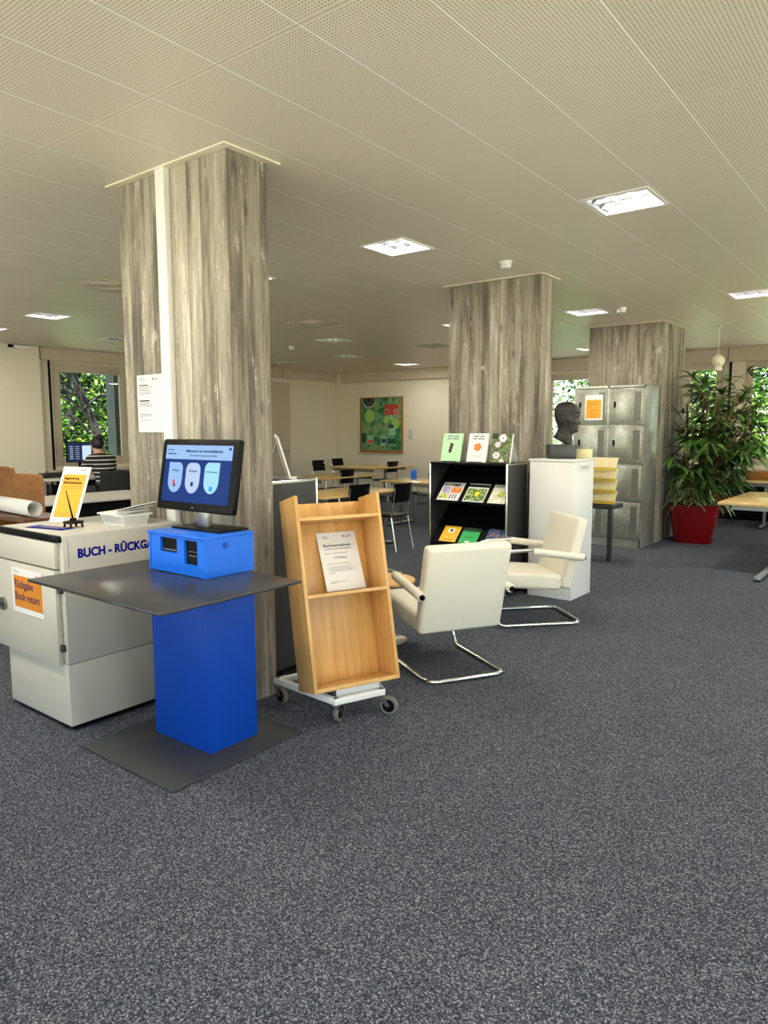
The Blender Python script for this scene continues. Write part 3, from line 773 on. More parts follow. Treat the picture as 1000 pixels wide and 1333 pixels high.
# box with two window openings in the front
m = MB().bb(X0 + .0, X1, Y0 + .03, Y1, Z0, Z1 - .012, .001)
holes = [(-2.952, -2.82, .95, 1.02), (-2.765, -2.667, .905, 1.02)]
hx = sorted([X0 + .012, X1 - .012] + [h for q in holes for h in q[:2]]); hz = sorted(set([Z0 + .002, Z1 - .014] + [h for q in holes for h in q[2:]]))
for i in range(len(hx) - 1):
    for j in range(len(hz) - 1):
        cx, cz = (hx[i] + hx[i + 1]) / 2, (hz[j] + hz[j + 1]) / 2
        if any(q[0] < cx < q[1] and q[2] < cz < q[3] for q in holes): continue
        m.bb(hx[i], hx[i + 1], Y0 + .004, Y0 + .03, hz[j], hz[j + 1])
m.bb(X0, X0 + .012, Y0, Y0 + .03, Z0, Z1 - .012); m.bb(X1 - .012, X1, Y0, Y0 + .03, Z0, Z1 - .012)
m.obj('housing', 'bluebox', bx, smooth=False)
MB().bb(X0 - .004, X1 + .004, Y0 - .004, Y1 + .002, Z1 - .012, Z1, .002).obj('lid', 'bluebox', bx)
for q in holes:
    MB().bb(q[0], q[1], Y0 + .018, Y0 + .029, q[2], q[3]).obj('scanner_window', 'black', bx, smooth=False)
MB().bb(-2.94, -2.84, Y0 + .0165, Y0 + .018, .958, .961).bb(-2.75, -2.68, Y0 + .0165, Y0 + .018, .945, .948).bb(-2.75, -2.68, Y0 + .0165, Y0 + .018, .965, .967).obj('scanner_trim', 'greyink', bx)
MB().cyl((X1, 2.14, .995), (X1 + .0015, 2.14, .995), .015, 20).obj('cover_cap', 'blue', bx)
# monitor
W, Hh = .576, .355
mo = thing('touch_monitor', 'black touch monitor showing a dark blue library menu', 'monitor', (-3.119, 2.12, 1.14), math.radians(.86))
R = Matrix.Rotation(-math.radians(10.17), 4, 'X')
m = MB(); m.X = R; m.box((W / 2, .018, Hh / 2), (W, .036, Hh), .012); m.obj('casing', 'black', mo)
m = MB(); m.X = R; m.box((W / 2, .05, Hh / 2), (W * .6, .045, Hh * .6), .02); m.obj('rear_cover', 'black', mo)
sx0, sx1, sz0, sz1 = .038, W - .038, .042, Hh - .032
M['scr_blue'] = emit('screen_blue', srgb(4, 52, 128), .75); M['scr_light'] = emit('screen_light', srgb(160, 198, 246), .7)
M['scr_text'] = emit('screen_text', srgb(20, 50, 100), 1.0); M['scr_red'] = emit('screen_red', srgb(190, 70, 70), 1.0); M['scr_cyan'] = emit('screen_cyan', srgb(40, 150, 220), 1.0)
M['scr_pale'] = emit('screen_pale', srgb(190, 212, 246), .7); M['scr_mint'] = emit('screen_mint', srgb(170, 228, 246), .7)
def scr(name, mat, poly, d):
    m = MB(); m.X = R @ frame_x((0, -.0006 - d, 0), (1, 0, 0), (0, 0, 1))
    m.add([(a, b_, 0) for a, b_ in poly], [list(range(len(poly)))])
    return m.obj(name, mat, mo, smooth=False)
sc_ = scr('screen', 'scr_blue', [(sx0, sz0), (sx1, sz0), (sx1, sz1), (sx0, sz1)], 0)
scr('screen_header', 'scr_light', [(sx0, sz1 - .07), (sx1, sz1 - .07), (sx1, sz1), (sx0, sz1)], .0006)
def shield(cx, cz, w, h, tl_, tr_):
    pts = []
    def corner(px, pz, r, a0):
        if r <= 0.001: return [(px, pz)]
        return [(px + r * math.cos(a0 + PI / 2 * k / 6), pz + r * math.sin(a0 + PI / 2 * k / 6)) for k in range(7)]
    pts += corner(cx + w / 2 - tr_, cz + h / 2 - tr_, tr_, 0)
    pts += corner(cx - w / 2 + tl_, cz + h / 2 - tl_, tl_, PI / 2)
    for kk in range(0, 17):
        a = PI + PI * kk / 16
        pts.append((cx + w / 2 * math.cos(a), cz - h * .1 + h * .4 * math.sin(a)))
    return pts
for cx, tl_, tr_, mt, word in ((.13, .0, .03, 'scr_light', 'Ausleihe'), (.265, .035, .035, 'scr_pale', 'Rückgabe'), (.405, .03, .0, 'scr_mint', 'Ihr Benutzerkonto')):
    scr('menu_button', mt, shield(cx, .162 + (.004 if cx > .3 else 0), .108, .15, tl_, tr_), .0006)
    text(word, .016 if len(word) < 10 else .0115, 'scr_text', mo, R @ frame_x((cx, -.0018, .192), (1, 0, 0), (0, 0, 1)), 'button_text', 'CENTER')
scr('menu_icon', 'scr_red', [(.115, .12), (.132, .12), (.132, .15), (.115, .15)], .0012)
scr('menu_icon', 'scr_text', [(.127, .115), (.138, .115), (.138, .13), (.127, .13)], .0014)
scr('menu_icon', 'scr_text', [(.255, .122), (.275, .122), (.275, .143), (.255, .143)], .0012)
scr('menu_icon', 'scr_cyan', [(.395, .105), (.42, .105), (.42, .127), (.395, .127)], .0012)
text('Willkommen in der Universitätsbibliothek', .0165, 'scr_text', mo, R @ frame_x((.33, -.0018, sz1 - .034), (1, 0, 0), (0, 0, 1)), 'screen_text', 'CENTER', bold=.0004)
text('Bitte wählen Sie die gewünschte Aktion', .0125, 'scr_text', mo, R @ frame_x((.33, -.0018, sz1 - .054), (1, 0, 0), (0, 0, 1)), 'screen_text', 'CENTER')
page_lines([(.05, .10, sz1 - .026, .004), (.05, .12, sz1 - .046, .005)], mo, R @ frame_x((0, -.0018, 0), (1, 0, 0), (0, 0, 1)), 'scr_text')
scr('language_icon', 'scr_text', [(.51, sz1 - .022), (.528, sz1 - .022), (.528, sz1 - .01), (.51, sz1 - .01)], .0012)
text('elo', .014, 'greyink', mo, R @ frame_x((W / 2, -.0008, .015), (1, 0, 0), (0, 0, 1)), 'badge', 'CENTER')
m = MB(); m.bb(W / 2 - .05, W / 2 + .05, .05, .085, -.085, .12, .008); m.obj('stand_neck', 'steel', mo)
m = MB(); m.box((W / 2, .105, -.0895), (.36, .19, .009), .003); m.obj('stand_plate', 'black', mo)

# ------------------------------------------------------------------ shelf trolley
tr_ = thing('reservation_trolley', 'white wheeled trolley frame carrying a tilted wooden shelf box', 'trolley', (0, 0, 0))
def arr(p): return Vector((p[0], p[1], p[2]))
fl, frr, bl, br = (-2.867, 2.70), (-2.396, 2.666), (-2.664, 3.218), (-2.295, 2.928)
# order: C (front left), R (front right), back right, back left
C_, R_, BR_, BL_ = (-2.396, 2.666), (-2.295, 2.928), (-2.664, 3.218), (-2.867, 2.70)
def bar(m, a, b_, z0, z1, w):
    a = Vector((a[0], a[1])); b_ = Vector((b_[0], b_[1])); d = b_ - a; L = d.length; ang = math.atan2(d.y, d.x)
    m.box(((a.x + b_.x) / 2, (a.y + b_.y) / 2, (z0 + z1) / 2), (L + w, w, z1 - z0), .003, Matrix.Rotation(ang, 4, 'Z'))
m = MB()
for a, b_ in ((C_, R_), (R_, BR_), (BR_, BL_), (BL_, C_)): bar(m, a, b_, .105, .14, .03)
m.obj('frame', 'bright', tr_)
ox, oy, oz, yaw, tilt, BW, BD, BH = -2.426, 2.541, .19, 1.176, .235, .508, .218, 1.028
U = Vector((math.cos(yaw), math.sin(yaw), 0)); B = Vector((-math.sin(yaw), math.cos(yaw), 0))
UP = Vector((0, 0, math.cos(tilt))) + B * math.sin(tilt); DP = B * math.cos(tilt) - Vector((0, 0, math.sin(tilt)))
BX = Matrix((U, DP, UP)).transposed().to_4x4(); BX.translation = Vector((ox, oy, oz))
m = MB()
m.X = frame_x((0, 0, 0), (1, 0, 0), (0, 1, 0))
# white support plate under the box
pc = Vector((-2.345, 2.80)); ang = yaw
m.X = Matrix.Translation((pc.x - .03, pc.y + .012, 0)) @ Matrix.Rotation(ang, 4, 'Z')
m.bb(-.12, .14, .0, .012, .10, .186, .002)
m.obj('support_plate', 'bright', tr_)
# rear carrying tube
m = MB(); m.X = BX
m.tube([(.03, BD + .03, .0), (.03, BD + .03, .88), (BW - .03, BD + .03, .88), (BW - .03, BD + .03, .0)], .014, 10, fillet=.05)
m.obj('rear_support', 'bright', tr_)
for i, (p_, sw) in enumerate(((C_, 1.9), (R_, .3), (BR_, 2.4), (BL_, -.2))):
    t = MB(); t.X = Matrix.Translation((p_[0], p_[1], 0)) @ Matrix.Rotation(sw, 4, 'Z')
    t.cyl((0, 0, .105), (0, 0, .092), .024, 16)
    for s_ in (-1, 1): t.prism([(-.02, .096), (.02, .096), (.052, .055), (.036, .042)], s_ * .017 - .0015, s_ * .017 + .0015, 'y')
    co = t.obj('caster', 'steel', tr_)
    t = MB(); t.X = Matrix.Translation((p_[0], p_[1], 0)) @ Matrix.Rotation(sw, 4, 'Z')
    t.X = t.X @ Matrix.Translation((.042, 0, .0505)) @ Matrix.Rotation(PI / 2, 4, 'X')
    t.lathe([(.034, -.012), (.046, -.013), (.050, -.008), (.050, .008), (.046, .013), (.034, .012)], 28)
    t.obj('wheel', 'rubber', co)
    t = MB(); t.X = Matrix.Translation((p_[0], p_[1], 0)) @ Matrix.Rotation(sw, 4, 'Z') @ Matrix.Translation((.042, 0, .0505)) @ Matrix.Rotation(PI / 2, 4, 'X')
    t.lathe([(.001, -.014), (.035, -.014), (.035, .014), (.001, .014)], 20)
    t.obj('wheel_hub', 'black', co)
T_ = .019
sh = thing('shelf_box', 'tilted beech shelf box with two compartments on the trolley', 'shelf', (0, 0, 0))
sh.matrix_world = BX
for u0 in (0, BW - T_): MB().bb(u0, u0 + T_, 0, BD, 0, BH, .001).obj('side_board', 'beech', sh)
MB().bb(T_, BW - T_, BD - .008, BD, 0, BH - .02, .001).obj('back_board', 'beech', sh)
MB().bb(T_, BW - T_, .0, BD - .008, 0, .02, .001).obj('bottom_board', 'beechx', sh)
for w_ in (.478, .874): MB().bb(T_, BW - T_, .0 if w_ < .8 else 0, BD - .008, w_ * BH - .006, w_ * BH + .012, .001).obj('shelf_board', 'beechx', sh)
M['scar'] = wood('pale_wood_patch', srgb(214, 170, 104), srgb(226, 184, 118), (28, 28, 1.6))
# reservation notice
nt_ = thing('reservation_notice', 'white printed reservation notice standing on the trolley shelf', 'notice', (0, 0, 0))
a = Vector((.378 * BW, .62 * BD, .493 * BH)); up = (Vector((.376 * BW, .955 * BD, .493 * BH + .33)) - a)
NX = BX @ frame_x(a, (1, 0, 0), up)
nt_.matrix_world = NX
NH = up.length; NW = .472 * BW
MB().bb(0, NW, 0, NH, 0, .002).obj('sheet', 'paper', nt_)
XI = Matrix.Translation((0, 0, .0025))
text('Buchreservationen', .0235, 'ink', nt_, XI @ Matrix.Translation((.03, NH - .085, 0)), 'lettering', bold=.0003, xs=.95)
text('3 Wochen', .019, 'ink', nt_, XI @ Matrix.Translation((.12, NH - .155, 0)), 'lettering', 'CENTER')
page_lines([(.03, .06, NH - .024, .003), (.03, .075, NH - .033, .004), (.16, .17, NH - .035, .016), (.175, .215, NH - .027, .005), (.175, .20, NH - .036, .004), (.03, .20, NH - .1, .005),
            (.03, .17, NH - .125, .003), (.03, .175, NH - .186, .003), (.035, .17, NH - .207, .003), (.035, .195, NH - .216, .003), (.035, .185, NH - .225, .003), (.03, .07, NH - .24, .003),
            (.03, .13, .05, .003), (.03, .07, .043, .003), (.028, .212, NH - .198, .001), (.028, .212, NH - .231, .001), (.028, .029, NH - .231, .034), (.211, .212, NH - .231, .034)], nt_, XI)
lf = MB(); lf.X = BX @ Matrix.Rotation(0, 4, 'X')
lf.add([(.045, .05, .495 * BH), (.048, .05, .495 * BH), (.026, .12, .495 * BH + .22), (.023, .12, .495 * BH + .22), (.045, .17, .495 * BH), (.048, .17, .495 * BH), (.026, .19, .495 * BH + .22), (.023, .19, .495 * BH + .22)],
       [[0, 1, 2, 3], [4, 5, 6, 7], [0, 1, 5, 4], [1, 2, 6, 5], [2, 3, 7, 6], [3, 0, 4, 7]])
tag(lf.obj('leaflet', 'paper'), 'thin white leaflet leaning against the side board of the trolley shelf', 'leaflet')

# ------------------------------------------------------------------ cantilever armchairs
def armchair(label, loc, yaw):
    """origin: floor below the back bar; +x = sitter's right ... local y = forward"""
    c = thing('cantilever_armchair', label, 'armchair', loc, yaw, 'cream leather armchairs')
    r = .0145; w = .265
    m = MB()
    pts = [(-w - .02, .64, .745 * .83), (-w - .02, .69, .60), (-w, .735, .40), (-w, .73, .10), (-w, .68, r), (-w, 0, r), (w, 0, r), (w, .68, r), (w, .73, .10), (w, .735, .40), (w + .02, .69, .60), (w + .02, .64, .745 * .83)]
    pts = [(-w - .02, .40, .615), (-w - .02, .66, .605), (-w - .01, .745, .49), (-w, .70, r), (-w, 0, r), (w, 0, r), (w, .70, r), (w + .01, .745, .49), (w + .02, .66, .605), (w + .02, .40, .615)]
    m.tube(pts, r, 12, fillet=.085, fseg=8)
    for x in (-w * .98, w * .98): m.cyl((x, .03, 0), (x, .03, .014), .016, 12)
    m.obj('frame', 'chrome', c)
    # seat cushion
    m = MB(); R = Matrix.Rotation(math.radians(4.5), 4, 'X')
    m.box((0, .445, .362), (.545, .56, .125), .03, R, 4)
    m.obj('seat', 'leather', c)
    # back cushion, rear face from (y .098,z .289) to (y -.033,z .831)
    a = math.atan2(.131, .542)
    R = Matrix.Rotation(a, 4, 'X')
    L = math.hypot(.131, .542)
    mid = Vector((0, (.098 - .033) / 2, (.289 + .831) / 2)) + R @ Vector((0, .042, 0))
    m.box if False else None
    m = MB(); m.box(tuple(mid), (.575, .088, L + .012), .026, R, 4)
    # seam folds: subtle cross creases come from the leather material
    m.obj('backrest', 'leather', c)
    for s_ in (-1, 1):
        x = s_ * (w + .045)
        m = MB(); m.tube([(x, .015, .545), (x, .02, .546), (x, .41, .60), (x, .43, .602)], .026, 16, rads=[.024, .028, .029, .024])
        ar = m.obj('armrest', 'leather', c)
        MB().cyl((x, .017, .545), (x, .003, .543), .017, 16).obj('end_cap', 'black', ar)
        MB().cyl((s_ * (w), .66, .355), (s_ * (w + .012), .66, .355), .02, 16).obj('bolt', 'black', c)
    return c
armchair('cream leather armchair seen from behind, next to the trolley', (-2.19, 3.655, 0), math.radians(60))
armchair('cream leather armchair seen from its side, in front of the white pedestal', (-2.335, 5.475, 0), math.radians(137))
t = thing('side_table', 'small round beech table beside the armchair, mostly hidden', 'table', (-3.10, 4.0, 0))
MB().lathe([(.205, .44), (.215, .445), (.215, .46), (.205, .465)], 40).obj('table_top', 'beechx', t)
MB().cyl((0, 0, .44), (0, 0, .02), .02, 16).obj('pole', 'chrome', t)
MB().lathe([(.16, 0), (.16, .01), (.02, .025)], 32).obj('base', 'chrome', t)

# ------------------------------------------------------------------ black metal book display shelves
def usm(label, x0, x1, y0, y1, h, flip=False, body='blackmatt', side='darkpanel'):
    c = thing('display_shelf', label, 'shelf unit', (0, 0, 0), 0, 'black display shelves')
    r = .011
    yf, yb = (y0, y1) if not flip else (y1, y0)
    sg = 1 if not flip else -1
    for x in (x0 + r, x1 - r):
        m = MB()
        for y in (y0 + r, y1 - r):
            m.cyl((x, y, .02), (x, y, h), r, 12); m.cyl((x, y, 0), (x, y, .022), .016, 12)
        m.cyl((x, y0 + r, h - r), (x, y1 - r, h - r), r, 10)
        m.obj('tube_frame', 'chrome', c)
    m = MB()
    for x in (x0 + r, x1 - r): m.cyl((x, y0 + r, .06), (x, y1 - r, .06), r, 10)
    for z in (.06, h - r):
        for y in (y0 + r, y1 - r): m.cyl((x0 + r, y, z), (x1 - r, y, z), r, 10)
    m.obj('cross_rail', 'black', c)
    MB().bb(x0 + r, x1 - r, y0 + r, y1 - r, h - .012, h).obj('top_panel', side, c, smooth=False)
    for x in (x0 + .004, x1 - .012): MB().bb(x, x + .008, y0 + 2 * r, y1 - 2 * r, .06, h - .02).obj('side_panel', side, c, smooth=False)
    MB().bb(x0 + r, x1 - r, yb - sg * .018, yb - sg * .01, .06, h - .02).obj('back_panel', body, c, smooth=False)
    MB().bb(x0 + r, x1 - r, y0 + r, y1 - r, .055, .065).obj('bottom_panel', body, c, smooth=False)
    for z in (.85, .45):
        m = MB()
        a, b_ = yf + sg * .008, yb - sg * .03
        d = abs(b_ - a)
        m.add([(x0 + 2 * r, a, z), (x1 - 2 * r, a, z), (x1 - 2 * r, b_, z + d), (x0 + 2 * r, b_, z + d),
               (x0 + 2 * r, a, z - .004), (x1 - 2 * r, a, z - .004), (x1 - 2 * r, b_, z + d - .004), (x0 + 2 * r, b_, z + d - .004)],
              [[0, 1, 2, 3], [4, 7, 6, 5], [0, 4, 5, 1], [2, 6, 7, 3], [1, 5, 6, 2], [0, 3, 7, 4]])
        m.bb(x0 + 2 * r, x1 - 2 * r, a - .004, a + .001, z - .006, z + .014)
        m.obj('sloping_shelf', body, c, smooth=False)
    return c
SX0, SX1, SY0, SY1, SH = -3.9, -3.045, 5.72, 6.14, 1.229
usm('black display shelf with chrome edges holding magazines', SX0, SX1, SY0, SY1, SH)
usm('dark display shelf seen from its side, between the nearest pillar and the trolley', -3.92, -3.10, 2.79, 3.305, 1.229, True)
M['mag_white'] = plain('magazine_white', srgb(232, 230, 228), 0.3); M['mag_violet'] = blotch('violet_blossom', [(0.35, srgb(120, 100, 150)), (.6, srgb(200, 190, 215)), (.75, srgb(240, 236, 240))], 60)
M['mag_green'] = blotch('meadow_print', [(.35, srgb(40, 70, 24)), (.52, srgb(120, 150, 60)), (.7, srgb(225, 230, 190))], 45)
M['mag_orange'] = blotch('orange_blossom', [(.35, srgb(200, 90, 30)), (.6, srgb(240, 150, 70)), (.75, srgb(250, 220, 190))], 60)
M['mag_yellowg'] = blotch('lemon_print', [(.35, srgb(110, 130, 50)), (.55, srgb(214, 214, 90)), (.75, srgb(240, 236, 200))], 60)
M['mag_cream'] = blotch('cream_print', [(.4, srgb(214, 210, 184)), (.6, srgb(232, 230, 210)), (.75, srgb(240, 240, 230))], 30)
M['mag_yel'] = plain('yellow_cover', srgb(246, 190, 30), .35); M['mag_grn'] = plain('green_cover', srgb(40, 176, 88), .35)
M['mag_blue'] = blotch('blue_print', [(.35, srgb(28, 44, 82)), (.5, srgb(60, 96, 150)), (.6, srgb(130, 96, 60)), (.72, srgb(150, 180, 214))], 30)
M['mag_dkgreen'] = plain('dark_green_print', srgb(30, 60, 40), .35); M['flower_y'] = plain('yellow_flower', srgb(240, 220, 40), .4)
M['mint'] = plain('mint_cover', srgb(186, 226, 180), .4); M['berry'] = plain('dark_berry_print', srgb(70, 40, 44), .5); M['orangeflower'] = plain('orange_flower_print', srgb(226, 130, 60), .5)
M['whitecover'] = plain('white_cover', srgb(240, 236, 232), .4); M['pinkwhite'] = plain('pink_white_blossom', srgb(236, 214, 222), .5)
M['foliage_print'] = blotch('olive_foliage_print', [(.35, srgb(58, 72, 44)), (.55, srgb(104, 120, 76)), (.75, srgb(160, 170, 120))], 40)
def disc(m, cx, cy, r, n=14, z=0, wob=0.0):
    m.add([(cx + r * (1 + wob * math.cos(5 * k * 2 * PI / n)) * math.cos(2 * PI * k / n), cy + r * (1 + wob * math.cos(5 * k * 2 * PI / n)) * math.sin(2 * PI * k / n), z) for k in range(n)], [list(range(n))])
def mag(x0, x1, z, label, cover, hgt=.225, parts=()):
    t = thing('magazine', label, 'magazine', (x0, SY0 + .012, z + .008), 0, 'magazines on the display shelf')
    L = Matrix.Translation((0, 0, .0)) @ frame_x((0, 0, 0), (1, 0, 0), (0, 1, 1))
    w = x1 - x0
    m = MB(); m.X = L; m.bb(0, w, 0, hgt, .001, .006); m.obj('cover', cover, t, smooth=False)
    for nm, mt, rc in parts:
        m = MB(); m.X = L
        if len(rc) == 4: m.add([(rc[0] * w, rc[2] * hgt, .0066), (rc[1] * w, rc[2] * hgt, .0066), (rc[1] * w, rc[3] * hgt, .0066), (rc[0] * w, rc[3] * hgt, .0066)], [[0, 1, 2, 3]])
        else: disc(m, rc[0] * w, rc[1] * hgt, rc[2] * w, 20, .0072, .1)
        m.obj(nm, mt, t, smooth=False)
    return t, L
t, L = mag(-3.815, -3.575, .853, 'white magazine with four blossom pictures, first on the upper shelf', 'mag_white', parts=[('picture', 'mag_violet', (.08, .46, .42, .74)), ('picture', 'mag_orange', (.5, .95, .42, .74)), ('picture', 'mag_yellowg', (.04, .46, .08, .38))])
text('PHYTOMED', .042, 'ink', t, L @ Matrix.Translation((.01, .178, .007)), 'title', xs=.85, bold=.0012)
page_lines([(.13, .14, .02, .06), (.16, .17, .02, .06), (.19, .2, .02, .06)], t, L @ Matrix.Translation((0, 0, .007)), 'ink')
t, L = mag(-3.525, -3.30, .853, 'magazine with a yellow flower in a green meadow', 'mag_white', parts=[('picture', 'mag_green', (.04, .96, .05, .72)), ('title_band', 'mag_dkgreen', (.0, 1, .8, .95)), ('flower', 'flower_y', (.55, .45, .12))])
mag(-3.255, -3.07, .853, 'cream magazine at the chrome edge of the upper shelf', 'mag_cream', parts=[('drawing', 'mag_yellowg', (.6, .5, .22))])
t, L = mag(-3.785, -3.60, .453, 'yellow booklet with a small dark picture on the lower shelf', 'mag_yel', .19, parts=[('picture', 'mag_white', (.3, .68, .58, .84)), ('emblem', 'ink', (.5, .72, .08)), ('title_band', 'brown', (.2, .8, .1, .14))])
t, L = mag(-3.566, -3.375, .453, 'green booklet on the lower shelf', 'mag_grn', .19, parts=[('title_band', 'mag_dkgreen', (.0, 1, .75, 1.)), ('label', 'mag_white', (.35, .6, .06, .16)), ('text_lines', 'mag_dkgreen', (.2, .7, .38, .41))])
mag(-3.297, -3.09, .453, 'blue booklet with a landscape picture on the lower shelf', 'mag_blue', .2, parts=[('title_band', 'mag_white', (.2, .6, .1, .15))])
def bookstand(x0, w, h, y, label, cover, yaw, thick, deco):
    t = thing('display_book', label, 'book', (x0, y, SH + .004), yaw, 'books displayed on top of the black shelf')
    tl = math.radians(14)
    R = Matrix.Rotation(-tl, 4, 'X')
    m = MB(); m.X = R; m.bb(0, w, 0, thick, 0, h, .002); m.obj('book_block', 'whitecover' if cover != 'mint' else 'mint', t)
    m = MB(); m.X = R; m.bb(0, w, -.002, 0, 0, h); m.obj('cover', cover, t, smooth=False)
    XX = R @ frame_x((0, -.0026, 0), (1, 0, 0), (0, 0, 1))
    deco(t, XX, w, h)
    m = MB(); m.bb(w * .1, w * .8, -.025, .02, -.003, .004); m.obj('stand_foot', 'black', t)
    # rear prop
    top = R @ Vector((0, thick, h * .93)); 
    m = MB(); m.add([(w * .25, top.y, top.z), (w * .9, top.y, top.z), (w * .98, top.y + .10, 0), (w * .2, top.y + .10, 0), (w * .25, top.y + .003, top.z), (w * .9, top.y + .003, top.z), (w * .98, top.y + .103, 0), (w * .2, top.y + .103, 0)],
                    [[0, 1, 2, 3], [4, 7, 6, 5], [0, 4, 5, 1], [1, 5, 6, 2], [2, 6, 7, 3], [3, 7, 4, 0]])
    m.obj('rear_prop', 'paper', t, smooth=False)
def d1(t, X, w, h):
    m = MB(); m.X = X
    for i in range(9): disc(m, w * (.42 + .05 * math.sin(i * 2.1)) + i * .002, h * (.34 + i * .035), .013, 10, .0002 * i)
    m.obj('fruit_picture', 'berry', t, smooth=False)
    page_lines([(w * .22, w * .5, h * .88, .012), (w * .55, w * .8, h * .88, .012), (w * .22, w * .42, h * .79, .012), (w * .47, w * .8, h * .79, .012)], t, X @ Matrix.Translation((0, 0, .0003)), 'greyink', 'title_lines')
def d2(t, X, w, h):
    m = MB(); m.X = X; disc(m, w * .5, h * .52, w * .19, 30, .0002, .08); m.obj('flower_picture', 'orangeflower', t, smooth=False)
    page_lines([(w * .22, w * .5, h * .88, .012), (w * .55, w * .8, h * .88, .012), (w * .22, w * .42, h * .79, .012), (w * .47, w * .8, h * .79, .012)], t, X @ Matrix.Translation((0, 0, .0003)), 'greyink', 'title_lines')
    page_lines([(w * .25, w * .75, h * .22, .003), (w * .35, w * .65, h * .17, .003)], t, X @ Matrix.Translation((0, 0, .0003)), 'brown')
def d3(t, X, w, h):
    m = MB(); m.X = X
    for cx, cy, r in ((.55, .84, .2), (.32, .62, .14), (.3, .25, .18), (.6, .05, .12)):
        for k in range(6):
            a = k * PI / 3; disc(m, w * cx + r * w * .6 * math.cos(a), h * cy + r * w * .6 * math.sin(a), r * w * .42, 10, .0002 * (k + 1))
    m.obj('blossom_picture', 'pinkwhite', t, smooth=False)
    m = MB(); m.X = X; m.add([(0, h * .82, .0002), (w * .3, h * .82, .0002), (w * .3, h, .0002), (0, h, .0002)], [[0, 1, 2, 3]]); m.obj('corner_label', 'mag_dkgreen', t, smooth=False)
bookstand(-3.815, .215, .275, 5.80, 'mint green book with a dark fruit picture standing on the black shelf', 'mint', math.radians(2), .012, d1)
bookstand(-3.525, .205, .275, 5.80, 'white book with an orange flower standing on the black shelf', 'whitecover', math.radians(2), .02, d2)
bookstand(-3.275, .20, .275, 5.80, 'green book with white blossoms standing at the shelf corner', 'foliage_print', math.radians(2), .035, d3)

# white A-shaped card holder on the shelf behind the first pillar
t = thing('easel_sign', 'white folding card display seen from its side behind the nearest pillar', 'sign holder', (-3.165, 3.10, SH + .001), math.radians(-47))
m = MB(); m.prism([(0, 0), (.004, 0), (-.078, .275), (-.082, .275)], -.2, 0, 'x')
m.prism([(.010, 0), (.013, 0), (-.066, .262), (-.069, .262)], -.2, 0, 'x'); m.obj('card', 'paper', t, smooth=False)
MB().prism([(-.16, 0), (-.156, 0), (-.064, .225), (-.068, .225)], -.2, .0, 'x').obj('rear_leg', 'paper', t, smooth=False)
MB().bb(-.2, 0, 0, .05, 0, .004).obj('lip', 'paper', t, smooth=False)

# ------------------------------------------------------------------ pedestal with bust
t = thing('pedestal', 'tall white square pedestal carrying a dark bust', 'pedestal', (0, 0, 0))
MB().bb(-2.955, -2.525, 5.985, 6.43, 0, 1.252, .003).obj('plinth_body', 'bright', t)
MB().bb(-2.965, -2.515, 5.975, 6.44, 1.252, 1.27, .003).obj('top_plate', 'bright', t)
t = thing('pedestal_label', 'small white name label on the side of the pedestal', 'label', (-2.524, 6.06, 1.158))
MB().bb(0, .002, 0, .3, 0, .062).obj('card', 'paper', t, smooth=False)
page_lines([(.06, .25, .034, .004), (.06, .22, .024, .004), (.06, .24, .044, .003)], t, frame_x((.003, 0, 0), (0, 1, 0), (0, 0, 1)), 'greyink')

